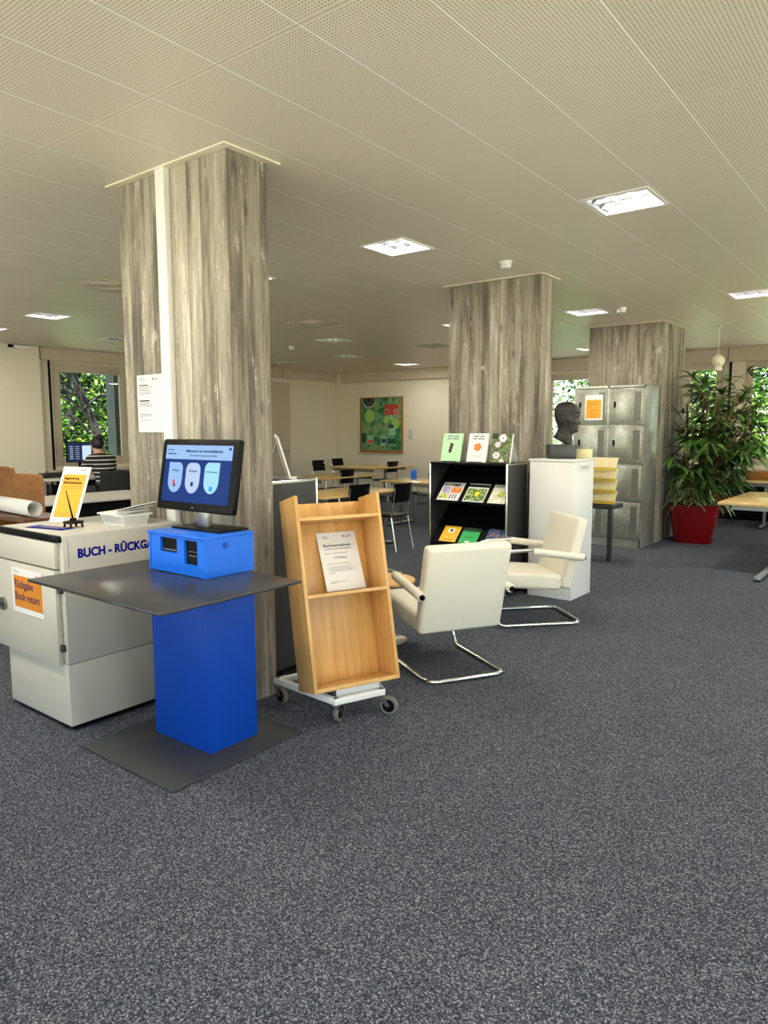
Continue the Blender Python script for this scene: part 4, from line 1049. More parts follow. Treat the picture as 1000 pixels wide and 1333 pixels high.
def smooth01(a, b_, x):
    t_ = max(0, min(1, (x - a) / (b_ - a))); return t_ * t_ * (3 - 2 * t_)
def interp(tab, z):
    for i in range(len(tab) - 1):
        if tab[i][0] <= z <= tab[i + 1][0]:
            f = (z - tab[i][0]) / (tab[i + 1][0] - tab[i][0]); f = f * f * (3 - 2 * f) * .5 + f * .5
            return [a + (b_ - a) * f for a, b_ in zip(tab[i][1:], tab[i + 1][1:])]
    return list(tab[-1][1:]) if z > tab[-1][0] else list(tab[0][1:])
def head_mesh(rough=0.0, neck=True):
    # x forward; rows: z, front extent, back extent, half width
    tab = [(-.085, .055, .09, .062), (-.05, .05, .085, .058), (-.02, .048, .078, .056), (0.0, .056, .074, .056), (.012, .084, .072, .058), (.03, .092, .066, .062), (.055, .09, .074, .067),
           (.08, .088, .088, .071), (.105, .088, .1, .075), (.13, .090, .108, .078), (.155, .094, .112, .08), (.18, .093, .112, .08), (.21, .082, .104, .076), (.235, .058, .085, .064), (.252, .028, .055, .043), (.26, .002, .006, .004)]
    if not neck: tab = [r for r in tab if r[0] >= -.03]
    z0, z1 = tab[0][0], tab[-1][0]
    nz, na = 74, 72
    vs, fs = [], []
    for i in range(nz + 1):
        u = i / nz; z = z0 + (z1 - z0) * (1 - (1 - u) ** 1.15)
        fr, bk, hw = interp(tab, z)
        for k in range(na):
            a = 2 * PI * k / na; ca, sa = math.cos(a), math.sin(a)
            ex = fr if ca > 0 else bk
            n_ = 2.2
            r = 1 / ((abs(ca) / ex) ** n_ + (abs(sa) / hw) ** n_) ** (1 / n_)
            an = math.atan2(sa, ca)
            g = lambda c, s: math.exp(-((an - c) / s) ** 2); h = lambda c, s: math.exp(-((z - c) / s) ** 2)
            if ca > 0:
                nose = smooth01(.135, .088, z) if z > .088 else smooth01(.07, .085, z)
                r += .022 * g(0, .24) * nose * (1 if z < .135 else 0)
                r += .007 * g(0, .55) * h(.148, .010)
                r -= .014 * (g(.42, .17) + g(-.42, .17)) * h(.125, .014)
                r += .005 * (g(.7, .22) + g(-.7, .22)) * h(.098, .018)
                r += .007 * g(0, .26) * h(.062, .007) + .007 * g(0, .24) * h(.048, .006) - .006 * g(0, .3) * h(.0545, .003) - .004 * g(0, .3) * h(.036, .006)
                r += .006 * g(0, .3) * h(.018, .012)
            r += .012 * (g(1.72, .10) + g(-1.72, .10)) * h(.108, .026)
            r += .002 * (g(1.55, .25) + g(-1.55, .25)) * h(.108, .03)
            p = Vector((r * ca, r * sa, z))
            if rough:
                q = noise.noise(p * 28) * .5 + noise.noise(p * 70) * .35
                p += Vector((ca, sa, 0)) * rough * q
                if z > .17 or ca < -.2: p += Vector((ca, sa, .3)) * (.004 + rough * .6 * abs(noise.noise(p * 55)))
            vs.append(p)
        if i:
            o = (i - 1) * na
            for k in range(na): fs.append([o + k, o + (k + 1) % na, o + na + (k + 1) % na, o + na + k])
    fs.append(list(range(na))[::-1]); fs.append([nz * na + k for k in range(na)])
    return vs, fs
t = thing('bust', 'dark bronze bust of a bald man in profile on a black stone block', 'bust', (-2.745, 6.185, 1.272), math.radians(36))
MB().bb(-.12, .12, -.1, .1, 0, .128, .003).obj('stone_base', 'stone', t)
vs, fs = head_mesh(.007)
vs = [Vector((p.x * (1 + max(0, -p.z) * 1.5), p.y * (1 + max(0, -p.z) * 2.5), p.z if p.z > 0 else p.z * (1.0 + 5.5 * p.x))) for p in vs]
m = MB(); m.X = Matrix.Translation((.045, 0, .232)) @ Matrix.Rotation(math.radians(4), 4, 'Y') @ Matrix.Scale(1.10, 4)
m.add(vs, fs); m.obj('head', 'bronze', t)
MB().cyl((.06, 0, .127), (.06, 0, .17), .03, 14).obj('post', 'bronze', t)
t = MB().bb(-.075, .075, -.05, .05, 0, .085, .002).obj('card_box', 'yellowcard'); t.location = (-2.605, 6.355, 1.271); t.rotation_euler = (0, 0, .05)
tag(t, 'small pale card box beside the bust on the pedestal', 'box')

# ------------------------------------------------------------------ brochure rack and its table
t = thing('brochure_table', 'dark square legged table carrying the brochure rack', 'table', (0, 0, 0))
MB().bb(-3.62, -2.93, 8.06, 8.42, .615, .665, .003).obj('table_top', 'darkpanel', t)
for x, y in ((-3.60, 8.07), (-2.985, 8.07), (-3.5, 8.36), (-3.09, 8.36)): MB().bb(x, x + .05, y, y + .05, 0, .615, .002).obj('leg', 'darkpanel', t)
t = thing('brochure_rack', 'stepped pale yellow card rack on the dark table', 'brochure rack', (-3.58, 8.12, .667))
MB().bb(0, .60, .075, .12, 0, .53, .002).obj('carcass', 'palebrown', t, smooth=False)
for i in range(4):
    z = .0 + i * .13
    m = MB(); m.add([(0, -.03, z + .01), (.66, -.03, z + .01), (.66, .065, z + .155), (0, .065, z + .155), (0, -.026, z + .006), (.66, -.026, z + .006), (.66, .069, z + .151), (0, .069, z + .151)],
                    [[0, 1, 2, 3], [4, 7, 6, 5], [0, 4, 5, 1], [1, 5, 6, 2], [2, 6, 7, 3], [3, 7, 4, 0]])
    tr2 = m.obj('brochure_tray', 'yellowcard', t, smooth=False)
    m = MB(); m.X = frame_x((0, -.0312, z + .0105), (1, 0, 0), (0, .095, .145))
    m.add([(0, 0, 0), (.66, 0, 0), (.66, .04, 0), (0, .04, 0)], [[0, 1, 2, 3]])
    m.obj('printed_strip', 'yellowedge', tr2, smooth=False)
    m = MB(); m.X = frame_x((0, -.0318, z + .0105), (1, 0, 0), (0, .095, .145))
    for k_ in range(1, 7): m.add([(k_ * .094, .0, 0), (k_ * .094 + .003, .0, 0), (k_ * .094 + .003, .17, 0), (k_ * .094, .17, 0)], [[0, 1, 2, 3]])
    m.obj('card_gap', 'palebrown', tr2, smooth=False)

# ------------------------------------------------------------------ lockers
LX0, LX1, LY0, LY1, LH = -3.925, -2.976, 9.225, 9.775, 2.108
t = thing('locker_unit', 'galvanised steel locker block with eight perforated doors', 'lockers', (0, 0, 0))
MB().bb(LX0, LX1, LY0 + .02, LY1, 0.0, LH, .003).obj('carcass', 'zinc', t)
m = MB()
m.bb(LX0, LX0 + .018, LY0, LY0 + .02, .1, LH); m.bb(LX1 - .018, LX1, LY0, LY0 + .02, 0, LH); m.bb(LX0, LX1, LY0, LY0 + .02, LH - .028, LH)
xm = (LX0 + LX1) / 2
m.bb(xm - .012, xm + .012, LY0, LY0 + .02, .1, LH)
m.bb(LX0, LX1, LY0, LY0 + .02, 0, .11)
rows = [.12, .606, 1.09, 1.588, 2.078]
for z in rows[1:4]: m.bb(LX0, LX1, LY0, LY0 + .02, z - .01, z + .01)
m.obj('face_frame', 'zinc', t)
for ci, (a, b_) in enumerate(((LX0 + .02, xm - .014), (xm + .014, LX1 - .02))):
    for ri in range(4):
        z0, z1 = rows[ri] + (.012 if ri else 0), rows[ri + 1] - .012
        d = MB().bb(a, b_, LY0 - .008, LY0 + .01, z0, z1, .003).obj('locker_door', 'zinc', t)
        g = MB(); g.X = Matrix.Translation((0, 0, 0)); g.bb(b_ - .115, b_ - .03, LY0 - .0092, LY0 - .008, z0 + .05, z1 - .045); g.obj('vent_grille', 'vent', d, smooth=False)
        l_ = MB().bb(a + .06, a + .085, LY0 - .022, LY0 - .008, (z0 + z1) / 2 - .0, (z0 + z1) / 2 + .065, .004).cyl((a + .072, LY0 - .02, (z0 + z1) / 2 + .02), (a + .072, LY0 - .026, (z0 + z1) / 2 - .02), .007, 8)
        l_.obj('latch', 'black', d)
t = thing('locker_poster', 'yellow and white notice taped on the upper locker door', 'notice', (-3.765, 9.212, 1.66))
MB().bb(0, .243, -.002, 0, 0, .332).obj('sheet', 'paper', t, smooth=False)
MB().bb(.018, .222, -.0035, -.002, .03, .27).obj('yellow_panel', 'yellow', t, smooth=False)
X = frame_x((0, -.004, 0), (1, 0, 0), (0, 0, 1))
page_lines([(.03, .2, .235, .012), (.03, .17, .205, .012), (.03, .1, .172, .012)] + [(.075 + j * .022, .075 + j * .022 + .014, .05 + i * .035, .014) for i in range(3) for j in range(4)], t, X, 'brown')

# ------------------------------------------------------------------ potted plant
px, py = -2.60, 10.33
t = thing('potted_palm', 'tall leafy palm in a glossy red tapered pot by the third pillar', 'potted plant', (px, py, 0), math.radians(8))
def rsq(h, n=40, p=4.0):
    return [(h * math.copysign(abs(math.cos(2 * PI * k / n)) ** (2 / p), math.cos(2 * PI * k / n)), h * math.copysign(abs(math.sin(2 * PI * k / n)) ** (2 / p), math.sin(2 * PI * k / n))) for k in range(n)]
m = MB(); vs = []; fs = []; lv = [(.24, 0), (.245, .01), (.325, .49), (.33, .52), (.325, .525), (.305, .52), (.30, .47)]
for h, z in lv: vs += [(x, y, z) for x, y in rsq(h)]
for i in range(len(lv) - 1):
    for k_ in range(40): fs.append([i * 40 + k_, i * 40 + (k_ + 1) % 40, (i + 1) * 40 + (k_ + 1) % 40, (i + 1) * 40 + k_])
fs.append(list(range(40))[::-1]); m.add(vs, fs); m.obj('pot', 'red', t)
m = MB(); m.add([(x, y, .48) for x, y in rsq(.276)], [list(range(40))]); m.obj('soil', 'soil', t)
rnd = random.Random(11)
def blade(m, base, d, L, w, droop):
    """a lance-shaped leaf blade of five sections, folded slightly on its midrib"""
    d = d.normalized(); q = base + d * L; qx, qy = px + q.x * .99 - q.y * .14, py + q.x * .14 + q.y * .99
    if qx < -2.94 and 9.18 < qy < 10.95 or q.z > 2.45: return
    side = d.cross(Vector((0, 0, 1)))
    if side.length < .1: side = Vector((1, 0, 0))
    side.normalize()
    prof = [(0, .12), (.2, .75), (.45, 1.0), (.7, .8), (.88, .42), (1, .02)]
    vs = []
    for s_, ww in prof:
        c = base + d * L * s_ + Vector((0, 0, -droop * L * s_ * s_))
        up = side.cross(d)
        vs += [c - side * w * ww + up * w * .25 * ww, c, c + side * w * ww + up * w * .25 * ww]
    fs = []
    for i in range(5):
        a = i * 3
        fs += [[a, a + 1, a + 4, a + 3], [a + 1, a + 2, a + 5, a + 4]]
    m.add(vs, fs)
stems = MB(); fol = MB()
def fan(base, d, n, L, w, spread=1.0, droop=.25):
    d = d.normalized()
    s = d.cross(Vector((0, 0, 1))); s = s.normalized() if s.length > .1 else Vector((1, 0, 0)); u = s.cross(d)
    for k_ in range(n):
        a = (k_ / (n - 1) - .5) * 2 * spread + rnd.uniform(-.12, .12)
        dd = d * math.cos(a) + s * math.sin(a) + u * rnd.uniform(-.35, .35)
        blade(fol, base, dd, L * rnd.uniform(.8, 1.15), w * rnd.uniform(.8, 1.15), droop * rnd.uniform(.5, 1.6))
for i in range(24):
    a = rnd.uniform(0, 2 * PI) if i % 3 else rnd.uniform(-1.2, 1.0); r0 = rnd.uniform(.02, .17); lean = rnd.uniform(.08, .58) if i > 4 else rnd.uniform(0, .15)
    hgt = rnd.uniform(1.05, 2.05) if i > 4 else rnd.uniform(1.8, 2.12)
    b0 = Vector((r0 * math.cos(a), r0 * math.sin(a), .47))
    if math.cos(a) * lean + b0.x < -.28: lean *= .35
    tip = Vector((b0.x + math.cos(a) * lean, b0.y + math.sin(a) * lean, hgt))
    mid = (b0 + tip) / 2 + Vector((-math.cos(a) * lean * .15, -math.sin(a) * lean * .15, .05))
    stems.tube([b0, mid, tip], .011, 8, fillet=.3, fseg=5)
    nf = rnd.randint(7, 10)
    for j in range(nf):
        f = .3 + .7 * j / (nf - 1)
        p = b0 * (1 - f) ** 2 + mid * 2 * f * (1 - f) + tip * f * f
        aa = rnd.uniform(0, 2 * PI); el = rnd.uniform(.0, .9) if f < .95 else rnd.uniform(.5, 1.2)
        dd = Vector((math.cos(aa) * math.cos(el), math.sin(aa) * math.cos(el), math.sin(el)))
        pl = rnd.uniform(.14, .34)
        e = p + dd * pl
        wx, wy = px + e.x * .99 - e.y * .14, py + e.x * .14 + e.y * .99
        if wx < -2.93 and 9.1 < wy < 11.0: continue
        stems.tube([p, e], .0035, 5)
        fan(e, dd + Vector((0, 0, -.25)), rnd.randint(6, 9), .30, .026, 1.2, .3)
for a, rr2, z in ((0.1, .62, 1.72), (.35, .75, 1.5), (-.2, .66, 1.28), (.6, .68, 1.86), (2.9, .5, 1.68), (-2.9, .52, 1.95), (.05, .8, 1.32), (3.3, .46, 1.25)):
    a -= .35
    e = Vector((rr2 * math.cos(a), rr2 * math.sin(a), z)); p = Vector((.1 * math.cos(a), .1 * math.sin(a), z - .45))
    stems.tube([p, e * .6 + p * .4 + Vector((0, 0, .1)), e], .006, 6, fillet=.1)
    for q in range(3): fan(e * (1 - .16 * q) + p * .16 * q, Vector((math.cos(a + q - 1), math.sin(a + q - 1), -.1)), 7, .28, .018, 1.2, .35)
stems.obj('cane', 'cane', t)
fol.obj('foliage', 'leaf', t, smooth=False)
fol = MB()
for i in range(110):
    a = rnd.uniform(0, 2 * PI); r = rnd.uniform(.02, .34)
    p = Vector((r * math.cos(a), r * math.sin(a), .5 + rnd.uniform(0, .34)))
    for k_ in range(5):
        aa = a + rnd.uniform(-1.3, 1.3); el = rnd.uniform(-.2, 1.0)
        blade(fol, p, Vector((math.cos(aa) * math.cos(el), math.sin(aa) * math.cos(el), math.sin(el))), rnd.uniform(.12, .22), .017, rnd.uniform(.3, .9))
fol.obj('variegated_foliage', 'leafv', t, smooth=False)

# ------------------------------------------------------------------ tables and chairs
def table(name, label, x0, x1, y0, y1, h, top, legs='tee', axis='x', legmat='steel', th=.03, group=None):
    cx, cy = (x0 + x1) / 2, (y0 + y1) / 2
    t = thing(name, label, 'table', (cx, cy, 0), 0, group)
    W, D = (x1 - x0) / 2, (y1 - y0) / 2
    MB().box((0, 0, h - th / 2), (2 * W, 2 * D, th), .009).obj('table_top', top, t)
    for a_, b_2 in ((-D + .14, -D + .16), (D - .16, D - .14)): MB().bb(-W + .12, W - .12, a_, b_2, h - .09, h - th).obj('apron', legmat, t)
    if axis == 'x':     # tee feet at both x ends, feet run along y
        for s_ in (-1, 1):
            x = s_ * (W - .22) if W > .6 else s_ * (W - .12)
            m = MB().bb(x - .02, x + .02, -.03, .03, .03, h - th, .004); m.bb(x - .025, x + .025, -D + .08, D - .08, .01, .04, .008)
            m.obj('leg', legmat, t)
            for e in (-1, 1): MB().bb(x - .027, x + .027, e * (D - .1) - .03, e * (D - .1) + .03, 0, .012, .002).obj('foot', 'black', t)
    else:
        for s_ in (-1, 1):
            y = s_ * (D - .14)
            m = MB().bb(-.03, .03, y - .02, y + .02, .03, h - th, .004); m.bb(-W + .08, W - .08, y - .025, y + .025, .01, .04, .008)
            m.obj('leg', legmat, t)
            for e in (-1, 1): MB().bb(e * (W - .1) - .03, e * (W - .1) + .03, y - .027, y + .027, 0, .012, .002).obj('foot', 'black', t)
    return t
# table cut by the right picture edge
table('reading_table', 'pale wooden table with grey metal legs at the right picture edge', -1.885, -.28, 8.40, 10.08, .745, 'tablewood2', axis='x', legmat='greymetal', th=.036)
t = bpy.data.objects['reading_table']
for ch in list(t.children):
    if ch.name.startswith(('leg', 'foot')): bpy.data.objects.remove(ch)
for i, x in enumerate((-.28, .5)):
    m = MB().bb(x - .02, x + .02, -.36, -.30, .03, .71, .003).bb(x - .03, x + .03, -1.33 + .0, .55, .012, .045, .006).obj('leg', 'greymetal', t)
    MB().bb(x - .032, x + .032, -1.345, -1.28, 0, .014).bb(x - .032, x + .032, .5, .55, 0, .014).obj('foot', 'black', t)
# back tables
G = 'back room wooden tables'
table('study_table', 'long wooden table nearest the trolley in the back room', -6.55, -5.70, 6.2, 7.75, .74, 'tablewood', axis='y', group=G)
table('study_table', 'wooden table seen between the near table and the painting wall, left one', -8.95, -8.02, 8.6, 10.25, .74, 'tablewood', axis='y', group=G)
table('study_table', 'wooden table under the painting', -10.75, -9.35, 11.65, 13.1, .74, 'tablewood', axis='y', group=G)
table('study_table', 'wooden table next to the black display shelf with a blue item on it', -7.05, -5.95, 8.93, 9.75, .74, 'tablewood', axis='x', group=G)
table('reading_table', 'grey topped table behind the yellow notice stand', -8.6, -7.62, 3.65, 5.4, .74, 'white', axis='y')
table('reading_table', 'grey window table where the person sits', -12.2, -11.3, 5.75, 8.4, .74, 'white', axis='y')
def dark_panel(x0, x1, y0, y1, label):
    t = thing('modesty_panel', label, 'panel', (0, 0, 0)); MB().bb(x0, x1, y0, y1, .25, .66, .004).obj('panel_board', 'blackmatt', t); return t
bt = bpy.data.objects.get('reading_table.001')
MB().bb(.30, .33, -.8, .85, .3, .70, .004).obj('modesty_panel', 'blackmatt', bt)
bt = bpy.data.objects.get('reading_table.002')
MB().bb(.2, .23, -1.2, 1.2, .3, .70, .004).obj('modesty_panel', 'blackmatt', bt)

chair0 = None
def chair(label, x, y, rz):
    """black shell chair on chrome legs; local +y is the way the sitter faces"""
    global chair0
    if chair0 is None:
        c = thing('black_chair', label, 'chair', (x, y, 0), rz, 'black chairs in the back room')
        m = MB()
        for s_ in (-1, 1):
            m.tube([(s_ * .2, .2, 0), (s_ * .19, .19, .43), (s_ * .19, -.14, .43), (s_ * .19, -.17, .46), (s_ * .185, -.215, .82)], .0095, 8, fillet=.03)
            m.obj if False else None
        m.obj('side_frame', 'chrome', c)
        for s_ in (-1, 1):
            MB().tube([(s_ * .2, -.24, 0), (s_ * .19, -.16, .43)], .0095, 8).obj('leg', 'chrome', c)
        vs = []; fs = []
        nx, ny = 8, 6
        for j in range(ny + 1):
            for i in range(nx + 1):
                u = i / nx * 2 - 1; v = j / ny
                vs.append((u * .2, -.2 - .04 * v + .03 * (u * u), .62 + .24 * v))
        n = len(vs)
        vs += [(a, b_ - .008, c_) for a, b_, c_ in vs]
        for j in range(ny):
            for i in range(nx):
                a = j * (nx + 1) + i
                fs.append([a, a + 1, a + nx + 2, a + nx + 1]); fs.append([n + a, n + a + nx + 1, n + a + nx + 2, n + a + 1])
        rim = [i for i in range(nx + 1)] + [j * (nx + 1) + nx for j in range(1, ny + 1)] + [ny * (nx + 1) + i for i in range(nx - 1, -1, -1)] + [j * (nx + 1) for j in range(ny - 1, 0, -1)]
        for q in range(len(rim)):
            a, b_ = rim[q], rim[(q + 1) % len(rim)]; fs.append([a, b_, n + b_, n + a])
        MB().add(vs, fs).obj('backrest', 'black', c)
        MB().box((0, .02, .447), (.4, .4, .016), .006).obj('seat', 'black', c)
        chair0 = c; return c
    c = copy_tree(chair0); c.location = (x, y, 0); c.rotation_euler = (0, 0, rz); c['label'] = label
    return c
chair('black chair with chrome legs facing the table, nearest one fully in view', -5.57, 7.27, PI / 2 + .06)
chair('black chair pushed to the near table, only its back over the trolley', -5.90, 6.82, PI / 2)
chair('black chair in front of the middle table, standing alone', -8.27, 9.32, PI / 2 + .05)
chair('black chair at the far left of the table under the painting, in front', -10.95, 11.9, -PI / 2)
chair('black chair against the far wall beside the corner', -11.3, 12.95, -PI / 2)
chair('black chair on the near side of the table under the painting', -9.66, 12.46, PI / 2)
chair('black chair half hidden behind the mint green book', -8.55, 12.35, PI / 2 + .3)
chair('black chair behind the table with the blue item', -6.85, 10.15, PI)
chair('black chair glimpsed at the corner door behind the card display', -10.6, 9.5, -PI / 2)
o = MB().bb(-.03, .03, -.04, .04, 0, .15, .004).obj('drinks_carton', 'scr_cyan' if False else 'bluebox'); o.location = (-6.75, 9.47, .741)
tag(o, 'small blue carton standing on the back room table', 'carton')

# ------------------------------------------------------------------ painting and wall note
t = thing('painting', 'abstract green painting in a thin wooden frame on the far wall', 'painting', (-11.54, YW - .001, .99))
PW, PH = 1.32, 1.355
M['canvas'] = blotch('green_canvas', [(.3, srgb(24, 84, 54)), (.43, srgb(52, 122, 84)), (.52, srgb(98, 150, 104)), (.62, srgb(144, 158, 104)), (.75, srgb(44, 120, 92))], 4.5, .6)
MB().bb(.04, PW - .03, -.03, -.005, .06, PH - .02).obj('canvas', 'canvas', t, smooth=False)
m = MB().bb(0, PW, -.05, 0, 0, .06, .004).bb(0, PW, -.045, 0, PH - .02, PH, .004).bb(0, .03, -.045, 0, .06, PH - .02, .004).bb(PW - .03, PW, -.045, 0, .06, PH - .02, .004)
m.obj('frame', 'oak', t)
M['p_black'] = plain('paint_black', srgb(26, 24, 34), .6); M['p_grey'] = plain('paint_grey', srgb(150, 160, 150), .6); M['p_red'] = plain('paint_red', srgb(178, 52, 34), .6)
M['p_coral'] = plain('paint_coral', srgb(214, 92, 70), .6); M['p_blue'] = plain('paint_blue', srgb(24, 40, 120), .6); M['p_lime'] = plain('paint_lime', srgb(150, 190, 96), .6); M['p_dgreen'] = plain('paint_deep_green', srgb(16, 70, 50), .6); M['p_mint'] = plain('paint_mint', srgb(130, 200, 160), .6)
PX_ = frame_x((0, -.031, 0), (1, 0, 0), (0, 0, 1))
def blob(mat, kind, a, lv=0):
    m = MB(); m.X = PX_
    z = .0004 * (lv + 1)
    if kind == 'd': disc(m, a[0], a[1], a[2], 32, z)
    elif kind == 'h': # half disc hanging from the top
        m.add([(a[0] + a[2] * math.cos(PI + PI * k / 20), a[1] + a[2] * math.sin(PI + PI * k / 20), z) for k in range(21)], [list(range(21))])
    else: m.add([(a[0], a[2], z), (a[1], a[2], z), (a[1], a[3], z), (a[0], a[3], z)], [[0, 1, 2, 3]])
    return m.obj('paint_shape', mat, t, smooth=False)
blob('p_grey', 'h', (.28, 1.33, .24)); blob('p_black', 'h', (.28, 1.33, .19), 1); blob('p_grey', 'h', (.28, 1.33, .125), 2); blob('p_black', 'h', (.28, 1.33, .11), 3)
blob('p_red', 'r', (.78, 1.2, .91, 1.17)); blob('p_black', 'd', (.66, 1.18, .03)); blob('p_black', 'd', (.87, 1.3, .025))
blob('p_grey', 'd', (.83, .98, .09), 1); blob('p_red', 'd', (.83, .98, .07), 2); blob('p_grey', 'd', (1.13, .98, .09), 1); blob('p_coral', 'd', (1.13, .98, .07), 2)
blob('p_lime', 'd', (.82, .80, .09)); blob('p_lime', 'd', (1.1, .70, .12)); blob('p_mint', 'd', (.98, .86, .06), 1); blob('p_lime', 'd', (.3, .9, .16))
blob('p_coral', 'r', (.23, .41, .22, .31), 1); blob('p_mint', 'r', (.22, .42, .20, .42)); blob('p_mint', 'r', (.66, .82, .18, .4)); blob('p_blue', 'r', (.68, .81, .24, .34), 1)
blob('p_dgreen', 'r', (.87, 1.12, .22, .34)); blob('p_mint', 'r', (.9, 1.1, .42, .6)); blob('p_dgreen', 'r', (.05, .18, .24, .48)); blob('p_dgreen', 'r', (.9, 1.05, .6, .68), 1)
t = thing('wall_note', 'small framed text sheet on the wall beside the painting', 'notice', (-10.1, YW - .001, 1.27))
MB().bb(0, .22, -.006, 0, 0, .31).obj('sheet', 'paper', t, smooth=False)
page_lines([(.03, .19 - (i % 3) * .03, .27 - i * .022, .008) for i in range(11)], t, frame_x((0, -.007, 0), (1, 0, 0), (0, 0, 1)))

# ------------------------------------------------------------------ left area: carrel panels, low case, paper roll
def carrel(label, x0, x1, y, h, mat='oak'):
    t = thing('carrel_divider', label, 'divider', (0, 0, 0), 0, 'wooden carrel dividers')
    r = .05; pts = [(x0, .02), (x1, .02)]
    pts += [(x1 - r + r * math.cos(a * PI / 12), h - r + r * math.sin(a * PI / 12)) for a in range(7)]
    pts += [(x0 + r + r * math.cos(PI / 2 + a * PI / 12), h - r + r * math.sin(PI / 2 + a * PI / 12)) for a in range(7)]
    MB().prism(pts, y, y + .04, 'y').obj('board', mat, t)
    MB().bb(x0 + .05, x1 - .05, y - .05, y + .09, 0, .02).obj('foot', 'darkwood', t)
    return t
carrel('wooden divider board behind the paper roll', -7.06, -6.54, 3.22, 1.125)
carrel('wooden divider board at the left picture edge', -8.6, -7.75, 3.52, 1.15)
t = thing('low_bookcase', 'low wooden bookcase under the paper roll', 'bookcase', (0, 0, 0))
MB().bb(-6.6, -5.35, 2.5, 2.85, .84, .87, .003).obj('top_board', 'darkwood', t)
for x in (-6.6, -6.0, -5.38): MB().bb(x, x + .03, 2.5, 2.85, 0, .84, .002).obj('upright', 'oak', t)
for z in (.05, .45): MB().bb(-6.57, -5.38, 2.5, 2.85, z, z + .03, .002).obj('shelf_board', 'oak', t)
MB().bb(-6.57, -5.38, 2.83, 2.85, .05, .84).obj('back_board', 'darkwood', t)
t = thing('paper_roll', 'large rolled white paper lying on the wooden bookcase', 'paper roll', (-5.42, 2.62, .937), math.radians(-4))
m = MB()
turns = 1.75; nn = 60; vs = []; fs = []
for i in range(nn + 1):
    a = 2 * PI * turns * i / nn + 3.7; r = .064 - .016 * i / nn
    vs += [(0, r * math.cos(a), r * math.sin(a)), (-.95, r * math.cos(a), r * math.sin(a))]
for i in range(nn): fs.append([2 * i, 2 * i + 1, 2 * i + 3, 2 * i + 2])
m.add(vs, fs); ro = m.obj('sheet', 'paper', t)
sm = ro.modifiers.new('thickness', 'SOLIDIFY'); sm.thickness = .002

# ------------------------------------------------------------------ person at the window desk
def skin_obj(name, mat, parent, verts, edges, rad, root=0, sub=2, ring=None):
    me = bpy.data.meshes.new(name); me.from_pydata(verts, edges, [])
    o = bpy.data.objects.new(name, me); COL.objects.link(o)
    o.modifiers.new('s', 'SKIN')
    if not me.skin_vertices: 
        bm = bmesh.new(); bm.from_mesh(me); bm.verts.layers.skin.verify(); bm.to_mesh(me); bm.free()
    sv = me.skin_vertices[0].data
    for i, r in enumerate(rad):
        sv[i].radius = (r, r) if not isinstance(r, tuple) else r
        sv[i].use_root = (i == root)
    s2 = o.modifiers.new('d', 'SUBSURF'); s2.levels = sub; s2.render_levels = sub
    dg = bpy.context.evaluated_depsgraph_get(); dg.update()
    nm = bpy.data.meshes.new_from_object(o.evaluated_get(dg))
    bpy.data.objects.remove(o)
    nm.materials.clear(); nm.materials.append(M[mat])
    nm.polygons.foreach_set('use_smooth', [True] * len(nm.polygons))
    o = bpy.data.objects.new(name, nm); COL.objects.link(o)
    if parent is not None: o.parent = parent
    return o
pe = thing('person', 'person with black hair in a striped shirt sitting at the window desk', 'person', (-10.62, 6.33, 0), PI / 2 - .1)
pe.scale = (1.06, 1.06, 1.06)
# local frame: +y = facing direction; seat height .46
V_ = []; E_ = []; Rr = []
def pv(p, r, par=None):
    V_.append(p); Rr.append(r)
    if par is not None: E_.append((par, len(V_) - 1))
    return len(V_) - 1
pel = pv((0, 0, .54), (.15, .12)); sp1 = pv((0, .04, .70), (.125, .10), pel); sp2 = pv((0, .12, .88), (.15, .10), sp1); sp3 = pv((0, .20, 1.02), (.11, .08), sp2)
nk = pv((0, .25, 1.11), .052, sp3); hd = pv((0, .30, 1.20), .085, nk); hd2 = pv((0, .31, 1.29), .08, hd)
for s_ in (-1, 1):
    sh_ = pv((s_ * .15, .19, 1.01), .062, sp3); el = pv((s_ * .25, .33, .80), .042, sh_); wr = pv((s_ * .16, .54, .775), .027, el); pm = pv((s_ * .12, .61, .775), (.034, .016), wr)
    for q, (dx, dl) in enumerate(((-.027, .068), (-.009, .078), (.009, .074), (.027, .058))):
        f1 = pv((s_ * .115 + dx, .645, .775), .0088, pm); f2_ = pv((s_ * .11 + dx, .645 + dl * .6, .772), .0082, f1); pv((s_ * .105 + dx, .645 + dl, .760), .0072, f2_)
    th1 = pv((s_ * .12 - s_ * .045, .60, .772), .0095, pm); pv((s_ * .12 - s_ * .06, .635, .768), .008, th1)
    hp = pv((s_ * .1, .04, .52), .085, pel); kn = pv((s_ * .13, .46, .52), .062, hp); an = pv((s_ * .13, .44, .12), .04, kn); pv((s_ * .13, .56, .04), .035, an)
skin_obj('body', 'skin', pe, V_, E_, Rr)
